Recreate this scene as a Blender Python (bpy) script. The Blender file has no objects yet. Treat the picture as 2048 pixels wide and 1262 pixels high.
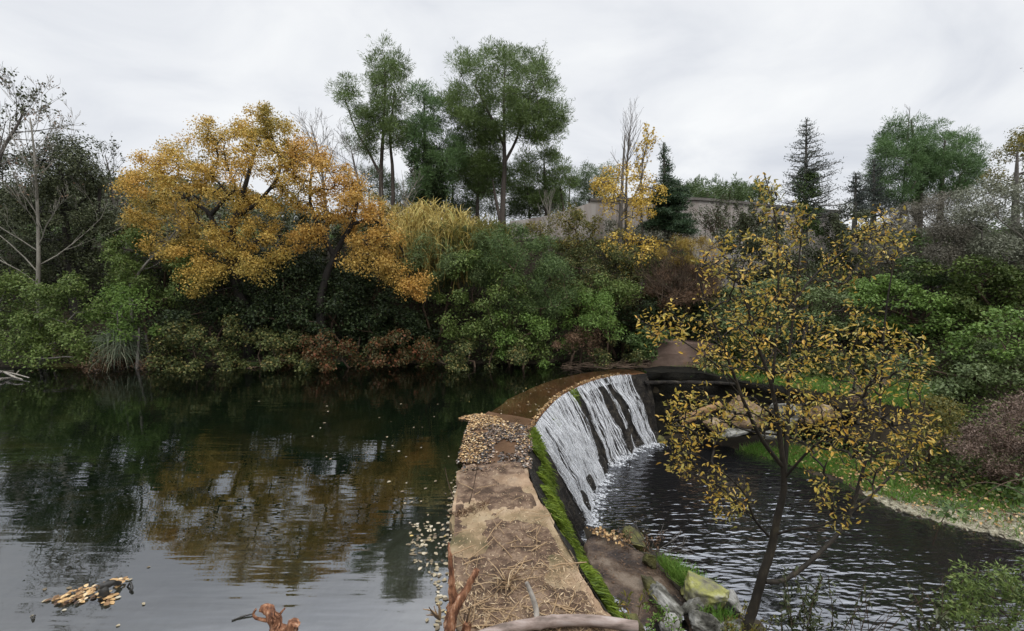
import bpy, bmesh, math
import numpy as np
from mathutils import Vector

# ------------------------------------------------------------------ camera, sky, sun, exposure
scene = bpy.context.scene
COL = scene.collection
F = 950.0; CAM_H = 2.2; PITCH = math.radians(6.7)          # focal length in photo pixels (2048 wide)
cam_d = bpy.data.cameras.new('camera'); cam = bpy.data.objects.new('camera', cam_d); COL.objects.link(cam)
cam_d.sensor_width = 36.0; cam_d.lens = 36.0 * F / 2048.0
cam_d.clip_start = 0.05; cam_d.clip_end = 2000.0
cam.location = (0, 0, CAM_H); cam.rotation_euler = (math.radians(90) - PITCH, 0, 0)
scene.camera = cam

SUN_EL = math.radians(52); SUN_AZ = math.radians(150)      # behind the camera, a little to the right
world = bpy.data.worlds.new('World'); scene.world = world; world.use_nodes = True
wt = world.node_tree; wt.nodes.clear()
def wn(t, **k):
    n = wt.nodes.new(t)
    for a, b in k.items(): setattr(n, a, b)
    return n
def wl(a, b): wt.links.new(a, b)
w_out = wn('ShaderNodeOutputWorld'); w_bg = wn('ShaderNodeBackground'); w_bg.inputs['Strength'].default_value = 0.1
w_sky = wn('ShaderNodeTexSky', sky_type='NISHITA', sun_disc=False)
w_sky.sun_elevation = SUN_EL; w_sky.sun_rotation = SUN_AZ
w_tc = wn('ShaderNodeTexCoord'); w_sep = wn('ShaderNodeSeparateXYZ'); wl(w_tc.outputs['Generated'], w_sep.inputs[0])
w_add = wn('ShaderNodeMath', operation='ADD'); wl(w_sep.outputs['Z'], w_add.inputs[0]); w_add.inputs[1].default_value = 0.32
w_max = wn('ShaderNodeMath', operation='MAXIMUM'); wl(w_add.outputs[0], w_max.inputs[0]); w_max.inputs[1].default_value = 0.1
w_dx = wn('ShaderNodeMath', operation='DIVIDE'); wl(w_sep.outputs['X'], w_dx.inputs[0]); wl(w_max.outputs[0], w_dx.inputs[1])
w_dy = wn('ShaderNodeMath', operation='DIVIDE'); wl(w_sep.outputs['Y'], w_dy.inputs[0]); wl(w_max.outputs[0], w_dy.inputs[1])
w_cmb = wn('ShaderNodeCombineXYZ'); wl(w_dx.outputs[0], w_cmb.inputs[0]); wl(w_dy.outputs[0], w_cmb.inputs[1])
w_n = wn('ShaderNodeTexNoise'); w_n.inputs['Scale'].default_value = 2.1; w_n.inputs['Detail'].default_value = 6.0
w_n.inputs['Roughness'].default_value = 0.52; w_n.inputs['Distortion'].default_value = 0.5
wl(w_cmb.outputs[0], w_n.inputs['Vector'])
w_rmp = wn('ShaderNodeValToRGB'); wl(w_n.outputs['Fac'], w_rmp.inputs[0])
w_rmp.color_ramp.elements[0].position = 0.30; w_rmp.color_ramp.elements[0].color = (0.555, 0.578, 0.625, 1)
w_rmp.color_ramp.elements[1].position = 0.68; w_rmp.color_ramp.elements[1].color = (0.755, 0.767, 0.778, 1)
w_e = w_rmp.color_ramp.elements.new(0.48); w_e.color = (0.665, 0.682, 0.712, 1)
w_gain = wn('ShaderNodeMapRange', interpolation_type='SMOOTHSTEP'); wl(w_sep.outputs['Z'], w_gain.inputs['Value'])
w_gain.inputs['From Min'].default_value = 0.45; w_gain.inputs['From Max'].default_value = 0.85
w_gain.inputs['To Min'].default_value = 10.0; w_gain.inputs['To Max'].default_value = 30.0     # an overcast sky is brightest overhead
w_sc = wn('ShaderNodeVectorMath', operation='SCALE'); wl(w_rmp.outputs[0], w_sc.inputs[0]); wl(w_gain.outputs[0], w_sc.inputs['Scale'])
w_mix = wn('ShaderNodeMix', data_type='RGBA'); w_mix.inputs[0].default_value = 0.97
wl(w_sky.outputs[0], w_mix.inputs[6]); wl(w_sc.outputs[0], w_mix.inputs[7])
wl(w_mix.outputs[2], w_bg.inputs['Color']); wl(w_bg.outputs[0], w_out.inputs[0])

sun_d = bpy.data.lights.new('sun', 'SUN'); sun = bpy.data.objects.new('sun', sun_d); COL.objects.link(sun)
sun_d.energy = 0.9; sun_d.angle = math.radians(18); sun_d.color = (1.0, 0.95, 0.87)
_sd = Vector((math.sin(SUN_AZ) * math.cos(SUN_EL), math.cos(SUN_AZ) * math.cos(SUN_EL), math.sin(SUN_EL)))
sun.rotation_euler = (-_sd).to_track_quat('-Z', 'Y').to_euler()

vs = scene.view_settings
vs.view_transform = 'Standard'; vs.look = 'None'; vs.exposure = 0.35; vs.gamma = 1.0; vs.use_curve_mapping = False
scene.cycles.max_bounces = 8; scene.cycles.transparent_max_bounces = 24
scene.cycles.diffuse_bounces = 3; scene.cycles.glossy_bounces = 3; scene.cycles.transmission_bounces = 4
scene.cycles.use_denoising = True

# ------------------------------------------------------------------ geometry helpers
def ray(px, py):
    px = np.asarray(px, float); py = np.asarray(py, float)
    v = (631 - py) / F
    return np.stack([(px - 1024) / F, math.cos(PITCH) + v * math.sin(PITCH), -math.sin(PITCH) + v * math.cos(PITCH)], -1)
def at_y(px, py, Y):
    d = ray(px, py); t = np.asarray(Y, float) / d[..., 1]
    return d * t[..., None] + np.array([0, 0, CAM_H])
def at_z(px, py, z):
    d = ray(px, py); t = (np.asarray(z, float) - CAM_H) / d[..., 2]
    return d * t[..., None] + np.array([0, 0, CAM_H])
def path_y(pts, Y):
    return np.array([at_y(p[0], p[1], (p[2] if len(p) > 2 else Y)) for p in pts])
def unit(v):
    return v / np.maximum(np.linalg.norm(v, axis=-1, keepdims=True), 1e-9)
def hash3(i, j, k, s):
    h = (i * 374761393 + j * 668265263 + k * 2147483647 + s * 974711) & 0xffffffff
    h = ((h ^ (h >> 13)) * 1274126177) & 0xffffffff
    h = (h ^ (h >> 16)) & 0xffffff
    return h / float(0xffffff)
def vnoise(p, s=0):
    p = np.asarray(p, float); b = np.floor(p).astype(np.int64); f = p - b; f = f * f * (3 - 2 * f)
    r = 0
    for dx in (0, 1):
        for dy in (0, 1):
            for dz in (0, 1):
                w = (f[..., 0] if dx else 1 - f[..., 0]) * (f[..., 1] if dy else 1 - f[..., 1]) * (f[..., 2] if dz else 1 - f[..., 2])
                r = r + w * hash3(b[..., 0] + dx, b[..., 1] + dy, b[..., 2] + dz, s)
    return r
def fbm(p, o=4, s=0):
    a, t, r = 0.5, 0, 0
    for i in range(o):
        r = r + a * (vnoise(p, s + i) * 2 - 1); p = p * 2.03; a *= 0.5
    return r
def smooth(a, b, x):
    t = np.clip((x - a) / (b - np.asarray(a)), 0, 1); return t * t * (3 - 2 * t)
def in_poly(x, y, poly):
    poly = np.asarray(poly, float); inside = np.zeros(np.shape(x), bool); n = len(poly)
    for i in range(n):
        x0, y0 = poly[i]; x1, y1 = poly[(i + 1) % n]
        if y0 == y1: continue
        c = ((y0 > y) != (y1 > y)) & (x < (x1 - x0) * (y - y0) / (y1 - y0) + x0)
        inside ^= c
    return inside
def edge_dist(x, y, poly):
    poly = np.asarray(poly, float); d = np.full(np.shape(x), 1e18); n = len(poly)
    for i in range(n):
        a = poly[i]; b = poly[(i + 1) % n]; ab = b - a
        t = np.clip(((x - a[0]) * ab[0] + (y - a[1]) * ab[1]) / max(ab @ ab, 1e-12), 0, 1)
        d = np.minimum(d, np.hypot(x - a[0] - t * ab[0], y - a[1] - t * ab[1]))
    return d
def poly_area(poly):
    p = np.asarray(poly, float); q = np.roll(p, -1, 0)
    return abs((p[:, 0] * q[:, 1] - q[:, 0] * p[:, 1]).sum()) / 2
def curve_pts(pts, n):
    p = np.asarray(pts, float); m = len(p)
    q = np.vstack([2 * p[0] - p[1], p, 2 * p[-1] - p[-2]])
    u = np.linspace(0, m - 1, n); i = np.minimum(u.astype(int), m - 2); t = (u - i)[:, None]
    a, b, c, d = q[i], q[i + 1], q[i + 2], q[i + 3]
    return 0.5 * ((2 * b) + (c - a) * t + (2 * a - 5 * b + 4 * c - d) * t ** 2 + (3 * b - a - 3 * c + d) * t ** 3)

class G:
    """collects faces of any size into one mesh"""
    def __init__(s): s.v = []; s.f = []; s.n = 0; s.sm = []; s.flow = []
    def add(s, v, f, smooth=False):
        v = np.asarray(v, float).reshape(-1, 3); f = np.asarray(f, np.int64)
        s.v.append(v); s.f.append(f + s.n); s.sm.append(np.full(len(f), smooth)); s.n += len(v); return s
    def build(s, name, mat, parent=None):
        me = bpy.data.meshes.new(name)
        v = np.vstack(s.v) if s.v else np.zeros((0, 3))
        if parent is not None: v = v - np.array(parent.location)
        me.vertices.add(len(v)); me.vertices.foreach_set('co', v.astype(np.float32).ravel())
        tot = np.concatenate([np.full(len(f), f.shape[1]) for f in s.f]); loops = np.concatenate([f.ravel() for f in s.f])
        me.loops.add(len(loops)); me.loops.foreach_set('vertex_index', loops.astype(np.int32))
        me.polygons.add(len(tot)); st = np.concatenate([[0], np.cumsum(tot)[:-1]])
        me.polygons.foreach_set('loop_start', st.astype(np.int32)); me.polygons.foreach_set('loop_total', tot.astype(np.int32))
        me.polygons.foreach_set('use_smooth', np.concatenate(s.sm))
        if s.flow:
            at = me.attributes.new('flow', 'FLOAT_VECTOR', 'POINT'); at.data.foreach_set('vector', np.vstack(s.flow).astype(np.float32).ravel())
        me.update(calc_edges=True); me.validate()
        if mat: me.materials.append(mat)
        o = bpy.data.objects.new(name, me); COL.objects.link(o)
        if parent is not None: o.parent = parent
        return o
    def quads(s, pos, ax, nr, L, W, fold=0.12, mid=0.45):
        n = len(pos); ax = unit(ax); sd = unit(np.cross(nr, ax)); nr = np.cross(ax, sd)
        L = np.broadcast_to(np.asarray(L, float), (n,))[:, None]; W = np.broadcast_to(np.asarray(W, float), (n,))[:, None]
        m = pos + ax * L * mid + nr * W * fold
        v = np.stack([pos, m + sd * W / 2, pos + ax * L, m - sd * W / 2], 1)
        s.add(v, np.arange(n * 4).reshape(n, 4)); return s
    def leaves6(s, pos, ax, nr, L, W, fold=0.25, curl=0.15):
        n = len(pos); ax = unit(ax); sd = unit(np.cross(nr, ax)); nr = np.cross(ax, sd)
        L = np.broadcast_to(np.asarray(L, float), (n,))[:, None]; W = np.broadcast_to(np.asarray(W, float), (n,))[:, None]
        a = pos + ax * L * .28 + nr * W * fold; b = pos + ax * L * .68 + nr * W * fold - nr * L * curl * .4
        v = np.stack([pos, a + sd * W * .42, b + sd * W * .46, pos + ax * L - nr * L * curl, b - sd * W * .46, a - sd * W * .42], 1)
        k = np.arange(n)[:, None] * 6
        s.add(v, np.vstack([k + np.array([[0, 1, 2, 3]]), k + np.array([[0, 3, 4, 5]])])); return s
    def blades(s, pos, tip, w, bend=None):
        """three-segment tapering blades from pos to tip; bend is added to the middle"""
        n = len(pos); d = tip - pos; sd = unit(np.cross(d, np.random.default_rng(n).normal(size=(n, 3))))
        w = np.broadcast_to(np.asarray(w, float), (n,))[:, None]
        b = np.zeros((n, 3)) if bend is None else bend
        m1 = pos + d * .38 + b * .8; m2 = pos + d * .74 + b * .75
        v = np.stack([pos - sd * w / 2, pos + sd * w / 2, m1 + sd * w * .45, m1 - sd * w * .45, m2 + sd * w * .3, m2 - sd * w * .3, tip], 1)
        k = np.arange(n)[:, None] * 7
        s.add(v.reshape(-1, 3), np.vstack([k + np.array([[0, 1, 2, 3]]), k + np.array([[3, 2, 4, 5]])]))
        base = s.n - n * 7
        s.f.append(np.arange(n)[:, None] * 7 + np.array([[5, 4, 6]]) + base); s.sm.append(np.zeros(n, bool)); return s
    def tubes(s, p0, p1, r0, r1, k=5):
        p0 = np.asarray(p0, float); p1 = np.asarray(p1, float); n = len(p0)
        if n == 0: return s
        d = unit(p1 - p0); ref = np.where(np.abs(d[:, 2:3]) < .9, np.array([[0, 0, 1.]]), np.array([[1., 0, 0]]))
        a = unit(np.cross(d, ref)); b = np.cross(d, a)
        th = np.arange(k) * 2 * math.pi / k; c = np.cos(th)[None, :, None]; q = np.sin(th)[None, :, None]
        ring = a[:, None] * c + b[:, None] * q
        r0 = np.broadcast_to(np.asarray(r0, float), (n,))[:, None, None]; r1 = np.broadcast_to(np.asarray(r1, float), (n,))[:, None, None]
        v = np.concatenate([p0[:, None] + ring * r0, p1[:, None] + ring * r1], 1)
        i = np.arange(k); j = (i + 1) % k; f = np.stack([i, j, j + k, i + k], 1)
        s.add(v, (np.arange(n)[:, None, None] * 2 * k + f[None]).reshape(-1, 4), True); return s
    def sweep(s, pts, rad, k=8, wob=0.0, seed=0, cap=True, flat=1.0):
        p = np.asarray(pts, float); n = len(p); rad = np.broadcast_to(np.asarray(rad, float), (n,))
        t = unit(np.gradient(p, axis=0)); a = np.zeros((n, 3))
        ref = np.array([0, 0, 1.]) if abs(t[0][2]) < .9 else np.array([1., 0, 0])
        x = unit(np.cross(t[0], ref))
        for i in range(n):
            x = x - t[i] * (x @ t[i]); x = x / max(np.linalg.norm(x), 1e-9); a[i] = x
        b = np.cross(t, a); th = np.arange(k) * 2 * math.pi / k
        ring = a[:, None] * np.cos(th)[None, :, None] + b[:, None] * np.sin(th)[None, :, None] * flat
        rr = rad[:, None, None] * np.ones((n, k, 1))
        v = p[:, None] + ring * rr
        if wob:
            sc = 2.2 / max(rad.max(), .01)
            v = v + ring * rr * (wob * fbm(v * sc * .6, 3, seed))[..., None]
        i = np.arange(k); j = (i + 1) % k
        f = (np.arange(n - 1)[:, None, None] * k + np.stack([i, j, j + k, i + k], 1)[None]).reshape(-1, 4)
        s.add(v, f, True)
        if cap:
            for e in (0, n - 1):
                c = np.vstack([v[e], p[e][None]]); s.add(c, np.stack([i, j, np.full(k, k)], 1), False)
        return s
    def grid(s, P, smooth=True):
        P = np.asarray(P, float); a, b = P.shape[:2]
        i = np.arange(a * b).reshape(a, b)
        s.add(P, np.stack([i[:-1, :-1], i[1:, :-1], i[1:, 1:], i[:-1, 1:]], -1).reshape(-1, 4), smooth); return s
    def box(s, lo, hi):
        x0, y0, z0 = lo; x1, y1, z1 = hi
        v = [(x0, y0, z0), (x1, y0, z0), (x1, y1, z0), (x0, y1, z0), (x0, y0, z1), (x1, y0, z1), (x1, y1, z1), (x0, y1, z1)]
        s.add(v, [(0, 3, 2, 1), (4, 5, 6, 7), (0, 1, 5, 4), (1, 2, 6, 5), (2, 3, 7, 6), (3, 0, 4, 7)]); return s

def tag(o, label, cat, group=None, kind=None):
    o['label'] = label; o['category'] = cat
    if group: o['group'] = group
    if kind: o['kind'] = kind
    return o
def thing(name, label, cat, loc, group=None):
    o = bpy.data.objects.new(name, None); o.empty_display_size = 0.2; COL.objects.link(o)
    o.location = [float(c) for c in loc]; return tag(o, label, cat, group)
def struct(o): o['kind'] = 'structure'; return o
def stuff(o, label, cat): return tag(o, label, cat, None, 'stuff')

# ------------------------------------------------------------------ materials
def mat(name):
    m = bpy.data.materials.new(name); m.use_nodes = True; t = m.node_tree; t.nodes.clear()
    o = t.nodes.new('ShaderNodeOutputMaterial')
    def N(ty, **k):
        n = t.nodes.new(ty)
        for a, b in k.items():
            if a.startswith('i_'):
                key = a[2:]; key = int(key) if key.isdigit() else key.replace('_', ' ')
                n.inputs[key].default_value = b
            else: setattr(n, a, b)
        return n
    def L(a, b): t.links.new(a, b)
    return m, N, L, o
def rgba(c): return (c[0], c[1], c[2], 1)
def ramp(N, stops):
    r = N('ShaderNodeValToRGB'); e = r.color_ramp.elements
    e[0].position, e[0].color = stops[0][0], rgba(stops[0][1]); e[1].position, e[1].color = stops[-1][0], rgba(stops[-1][1])
    for p, c in stops[1:-1]:
        x = e.new(p); x.color = rgba(c)
    return r
def noise(N, L, scale, detail=4, rough=.55, coord=None, sx=None):
    tc = N('ShaderNodeTexCoord'); v = tc.outputs['Object']
    if sx:
        mp = N('ShaderNodeMapping'); mp.inputs['Scale'].default_value = sx; L(v, mp.inputs[0]); v = mp.outputs[0]
    n = N('ShaderNodeTexNoise', i_Scale=scale, i_Detail=detail, i_Roughness=rough); L(v, n.inputs['Vector']); return n
def leaf_mat(name, stops, patch=None, patch_scale=0.9, patch_fac=0.6, trans=0.28, spec=0.3, rough=0.5):
    """stops: colours picked leaf by leaf; patch: colours that drift over the plant"""
    m, N, L, o = mat(name)
    g = N('ShaderNodeNewGeometry'); r = ramp(N, stops); L(g.outputs['Random Per Island'], r.inputs[0]); c = r.outputs[0]
    if patch:
        n = noise(N, L, patch_scale, 3); r2 = ramp(N, patch); L(n.outputs['Fac'], r2.inputs[0])
        mx = N('ShaderNodeMix', data_type='RGBA', i_0=patch_fac); L(c, mx.inputs[6]); L(r2.outputs[0], mx.inputs[7]); c = mx.outputs[2]
    b = N('ShaderNodeBsdfPrincipled', i_Roughness=rough); b.inputs['Specular IOR Level'].default_value = spec; L(c, b.inputs['Base Color'])
    tr = N('ShaderNodeBsdfTranslucent'); L(c, tr.inputs['Color'])
    ms = N('ShaderNodeMixShader', i_0=trans); L(b.outputs[0], ms.inputs[1]); L(tr.outputs[0], ms.inputs[2]); L(ms.outputs[0], o.inputs[0])
    return m
def solid_mat(name, stops, scale=3, detail=5, rough=(.7, .9), bump=0.4, bdist=0.02, bscale=None, spec=.3, sx=None, second=None):
    m, N, L, o = mat(name)
    n = noise(N, L, scale, detail, .6, sx=sx); r = ramp(N, stops); L(n.outputs['Fac'], r.inputs[0]); c = r.outputs[0]
    if second:
        s2, st2, fac = second
        n3 = noise(N, L, s2, 6, .65); r3 = ramp(N, st2); L(n3.outputs['Fac'], r3.inputs[0])
        mx = N('ShaderNodeMix', data_type='RGBA', i_0=fac); L(c, mx.inputs[6]); L(r3.outputs[0], mx.inputs[7]); c = mx.outputs[2]
    b = N('ShaderNodeBsdfPrincipled'); b.inputs['Specular IOR Level'].default_value = spec; L(c, b.inputs['Base Color'])
    mr = N('ShaderNodeMapRange', i_3=rough[0], i_4=rough[1]); L(n.outputs['Fac'], mr.inputs[0]); L(mr.outputs[0], b.inputs['Roughness'])
    n2 = noise(N, L, bscale or scale * 6, 6, .65, sx=sx); bp = N('ShaderNodeBump', i_Strength=bump, i_Distance=bdist)
    L(n2.outputs['Fac'], bp.inputs['Height']); L(bp.outputs[0], b.inputs['Normal']); L(b.outputs[0], o.inputs[0])
    return m
def water_mat(name, tint, ior, scales, bump, dist, clear=0.9, murk=(.02, .025, .015)):
    m, N, L, o = mat(name)
    h = None
    for sc, sx, amp in scales:
        n = noise(N, L, sc, 1, .4, sx=sx); k = N('ShaderNodeMath', operation='MULTIPLY', i_1=amp); L(n.outputs['Fac'], k.inputs[0])
        if h is None: h = k.outputs[0]
        else:
            ad = N('ShaderNodeMath', operation='ADD'); L(h, ad.inputs[0]); L(k.outputs[0], ad.inputs[1]); h = ad.outputs[0]
    big = noise(N, L, .35, 2); br = N('ShaderNodeMapRange', i_1=.35, i_2=.65, i_3=.25, i_4=1.0); L(big.outputs['Fac'], br.inputs[0])
    hm = N('ShaderNodeMath', operation='MULTIPLY'); L(h, hm.inputs[0]); L(br.outputs[0], hm.inputs[1])
    bp = N('ShaderNodeBump', i_Strength=bump, i_Distance=dist); L(hm.outputs[0], bp.inputs['Height'])
    fr = N('ShaderNodeFresnel', i_IOR=ior); L(bp.outputs[0], fr.inputs['Normal'])
    gl = N('ShaderNodeBsdfGlossy', i_Roughness=.012); gl.inputs['Color'].default_value = (.93, .95, 1, 1); L(bp.outputs[0], gl.inputs['Normal'])
    tp = N('ShaderNodeBsdfTransparent'); tp.inputs['Color'].default_value = rgba(tint)
    df = N('ShaderNodeBsdfDiffuse'); df.inputs['Color'].default_value = rgba(murk)
    m1 = N('ShaderNodeMixShader', i_0=clear); L(df.outputs[0], m1.inputs[1]); L(tp.outputs[0], m1.inputs[2])
    m2 = N('ShaderNodeMixShader'); L(fr.outputs[0], m2.inputs[0]); L(m1.outputs[0], m2.inputs[1]); L(gl.outputs[0], m2.inputs[2])
    L(m2.outputs[0], o.inputs[0]); return m

M = {}
# leaves
M['orange'] = leaf_mat('orange_leaf', [(0, (.14, .09, .022)), (.3, (.38, .25, .055)), (.65, (.58, .39, .09)), (.85, (.60, .33, .07)), (1, (.68, .51, .15))],
                       [(.38, (.19, .20, .05)), (.48, (.48, .36, .085)), (.58, (.58, .39, .09)), (.7, (.56, .31, .065))], .9, .5, .3)
M['rust'] = leaf_mat('rust_leaf', [(0, (.20, .10, .03)), (.5, (.46, .26, .06)), (1, (.64, .43, .12))],
                     [(.36, (.24, .22, .05)), (.5, (.54, .34, .075)), (.68, (.50, .25, .055))], .8, .5, .3)
M['yellow'] = leaf_mat('yellow_leaf', [(0, (.36, .23, .035)), (.5, (.58, .40, .075)), (1, (.70, .53, .13))], None)
M['young'] = leaf_mat('young_tree_leaf', [(0, (.06, .08, .022)), (.22, (.17, .19, .045)), (.42, (.32, .28, .055)), (.65, (.54, .39, .075)), (.86, (.62, .37, .06)), (1, (.44, .18, .03))],
                      [(.35, (.19, .20, .045)), (.55, (.62, .43, .07)), (.75, (.70, .38, .05))], 1.4, .45, .25, .5, .38)
M['holm'] = leaf_mat('dark_evergreen_leaf', [(0, (.028, .036, .015)), (.6, (.062, .075, .031)), (1, (.11, .12, .06))], None, trans=.12)
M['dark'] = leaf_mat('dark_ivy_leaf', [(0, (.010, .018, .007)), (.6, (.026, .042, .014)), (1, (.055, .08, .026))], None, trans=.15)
M['green'] = leaf_mat('green_leaf', [(0, (.038, .060, .015)), (.5, (.11, .165, .038)), (.85, (.18, .24, .07)), (1, (.26, .27, .10))],
                      [(.35, (.065, .10, .024)), (.6, (.14, .195, .042))], 1.2, .4)
M['fresh'] = leaf_mat('fresh_green_leaf', [(0, (.048, .098, .018)), (.6, (.14, .245, .044)), (1, (.24, .35, .09))],
                      [(.35, (.08, .125, .03)), (.65, (.16, .24, .055))], 1.5, .4)
M['greyfresh'] = leaf_mat('soft_green_leaf', [(0, (.05, .07, .028)), (.5, (.13, .18, .065)), (1, (.24, .29, .14))],
                      [(.36, (.075, .105, .04)), (.62, (.16, .21, .075))], 1.3, .4)
M['willow'] = leaf_mat('willow_leaf', [(0, (.055, .08, .03)), (.6, (.13, .18, .062)), (1, (.21, .26, .105))], None)
M['deepgreen'] = leaf_mat('deep_green_leaf', [(0, (.032, .056, .018)), (.6, (.09, .145, .042)), (1, (.16, .22, .075))], None)
M['olivegreen'] = leaf_mat('olive_green_leaf', [(0, (.07, .075, .02)), (.5, (.14, .14, .035)), (.85, (.24, .20, .04)), (1, (.40, .25, .03))],
                           [(.4, (.09, .10, .03)), (.65, (.19, .16, .04))], 1.3, .4)
M['greygreen'] = leaf_mat('grey_green_leaf', [(0, (.08, .086, .055)), (.6, (.165, .175, .12)), (1, (.26, .265, .20))], None, trans=.15)
M['taupe'] = leaf_mat('taupe_twig_leaf', [(0, (.075, .068, .05)), (.6, (.165, .15, .115)), (1, (.25, .23, .18))], None, trans=.1)
M['red'] = leaf_mat('red_creeper_leaf', [(0, (.03, .04, .014)), (.45, (.08, .08, .028)), (.7, (.14, .065, .028)), (1, (.30, .075, .035))],
                    [(.42, (.065, .075, .026)), (.66, (.145, .065, .028))], 1.9, .45)
M['mixed'] = leaf_mat('mixed_autumn_leaf', [(0, (.03, .042, .015)), (.5, (.09, .115, .036)), (.82, (.17, .18, .06)), (1, (.29, .22, .08))], None)
M['brown'] = leaf_mat('dry_brown_leaf', [(0, (.07, .04, .022)), (.6, (.16, .095, .055)), (1, (.25, .16, .10))], None, trans=.1)
M['pinkbrown'] = leaf_mat('dead_pink_brown_leaf', [(0, (.065, .042, .03)), (.6, (.15, .10, .075)), (1, (.25, .18, .14))], None, trans=.1)
M['ochre'] = leaf_mat('ochre_twig', [(0, (.16, .10, .02)), (.6, (.30, .20, .035)), (1, (.36, .29, .06))], None)
M['cane'] = leaf_mat('golden_cane_leaf', [(0, (.18, .13, .035)), (.5, (.46, .35, .10)), (.85, (.68, .56, .21)), (1, (.34, .38, .13))], None)
M['pine'] = leaf_mat('pine_needle', [(0, (.05, .082, .024)), (.6, (.115, .175, .05)), (1, (.18, .25, .085))],
                     [(.35, (.075, .11, .034)), (.65, (.15, .21, .06))], .9, .5, .2)
M['pine_far'] = leaf_mat('far_pine_needle', [(0, (.06, .085, .035)), (.6, (.11, .155, .06)), (1, (.16, .21, .09))],
                     [(.35, (.05, .085, .03)), (.65, (.10, .155, .05))], .9, .5, .2)
M['bluepine'] = leaf_mat('bluish_pine_needle', [(0, (.045, .085, .032)), (.6, (.10, .175, .06)), (1, (.16, .245, .10))],
                     [(.35, (.062, .11, .04)), (.65, (.12, .20, .065))], .9, .5, .2)
M['cedar'] = leaf_mat('cedar_needle', [(0, (.022, .045, .022)), (.6, (.04, .075, .034)), (1, (.075, .115, .055))], None, trans=.12)
M['cedargrey'] = leaf_mat('grey_cedar_needle', [(0, (.035, .045, .04)), (.6, (.06, .075, .062)), (1, (.095, .11, .095))], None, trans=.1)
M['moss'] = leaf_mat('moss_blade', [(0, (.03, .05, .008)), (.4, (.10, .165, .016)), (.75, (.20, .28, .03)), (1, (.32, .38, .06))],
                     [(.38, (.045, .075, .010)), (.5, (.14, .20, .02)), (.64, (.25, .33, .035))], 4.5, .5, .35)
M['grass'] = leaf_mat('grass_blade', [(0, (.07, .16, .02)), (.5, (.13, .27, .04)), (.85, (.20, .33, .07)), (1, (.34, .32, .12))],
                      [(.4, (.09, .20, .03)), (.65, (.20, .30, .06))], 1.6, .4, .35)
M['pampas'] = leaf_mat('pampas_blade', [(0, (.06, .085, .05)), (.6, (.14, .17, .11)), (1, (.25, .27, .18))], None, trans=.15)
M['litter'] = leaf_mat('fallen_leaf', [(0, (.05, .03, .02)), (.25, (.17, .095, .045)), (.5, (.38, .23, .10)), (.8, (.56, .38, .18)), (1, (.62, .50, .32))], None, trans=.08)
M['litterdark'] = leaf_mat('wet_fallen_leaf', [(0, (.012, .010, .008)), (.5, (.045, .030, .020)), (.75, (.15, .085, .05)), (.92, (.34, .24, .16)), (1, (.42, .40, .37))], None, trans=.03, spec=.6, rough=.25)
M['floatleaf'] = leaf_mat('floating_leaf', [(0, (.10, .075, .05)), (.35, (.19, .155, .095)), (.7, (.32, .27, .18)), (.9, (.46, .41, .31)), (1, (.42, .30, .08))], None, trans=.05)
M['straw'] = leaf_mat('straw', [(0, (.05, .032, .02)), (.35, (.17, .105, .058)), (.7, (.36, .25, .14)), (1, (.58, .46, .30))], None, trans=.05)
# bark, stone, earth
M['blackbark'] = solid_mat('black_bark', [(.3, (.010, .009, .008)), (.7, (.035, .030, .025))], 9, rough=(.7, .95), bdist=.02, sx=(1, 1, .3))
M['pinebark'] = solid_mat('pine_bark', [(.3, (.045, .037, .03)), (.7, (.12, .10, .085))], 7, rough=(.8, .95), bdist=.03, sx=(1, 1, .3))
M['palebark'] = solid_mat('pale_bark', [(.3, (.13, .12, .10)), (.7, (.30, .28, .24))], 6, rough=(.8, .95), bdist=.01, sx=(1, 1, .4))
M['greybark'] = solid_mat('grey_twig_bark', [(.3, (.085, .075, .066)), (.7, (.18, .165, .15))], 6, rough=(.8, .95), bdist=.01)
M['brownbark'] = solid_mat('brown_twig_bark', [(.3, (.04, .027, .018)), (.7, (.11, .075, .05))], 6, rough=(.8, .95), bdist=.01)
M['youngbark'] = solid_mat('young_tree_bark', [(.3, (.010, .008, .006)), (.55, (.026, .021, .015)), (.75, (.07, .058, .036))], 14, rough=(.6, .9), bdist=.006, sx=(1, 1, .35))
M['redwood'] = solid_mat('stripped_red_wood', [(.34, (.05, .022, .014)), (.46, (.15, .065, .034)), (.56, (.27, .125, .065)), (.68, (.46, .30, .20))], 40, 8, rough=(.7, .9), bump=.9, bdist=.012, sx=(1, 1, .14), bscale=70)
M['palewood'] = solid_mat('weathered_pale_wood', [(.36, (.11, .082, .066)), (.5, (.23, .175, .15)), (.64, (.33, .275, .25))], 22, rough=(.45, .7), bdist=.004, sx=(.25, 1, 1))
M['driftwood'] = solid_mat('bleached_driftwood', [(.36, (.16, .14, .12)), (.64, (.36, .33, .29))], 12, rough=(.7, .9), bdist=.006)
M['log'] = solid_mat('brown_log', [(.3, (.15, .085, .04)), (.7, (.36, .22, .11))], 9, rough=(.7, .9), bdist=.015, sx=(.3, 1, 1))
M['wetblack'] = solid_mat('wet_black_wood', [(.3, (.008, .008, .007)), (.7, (.03, .027, .022))], 9, rough=(.3, .6), bdist=.01, spec=.5)
M['soil'] = solid_mat('dark_soil', [(.3, (.018, .014, .009)), (.6, (.04, .032, .02)), (.8, (.06, .06, .03))], 1.3, rough=(.85, 1), bdist=.06, bscale=9)
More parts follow.
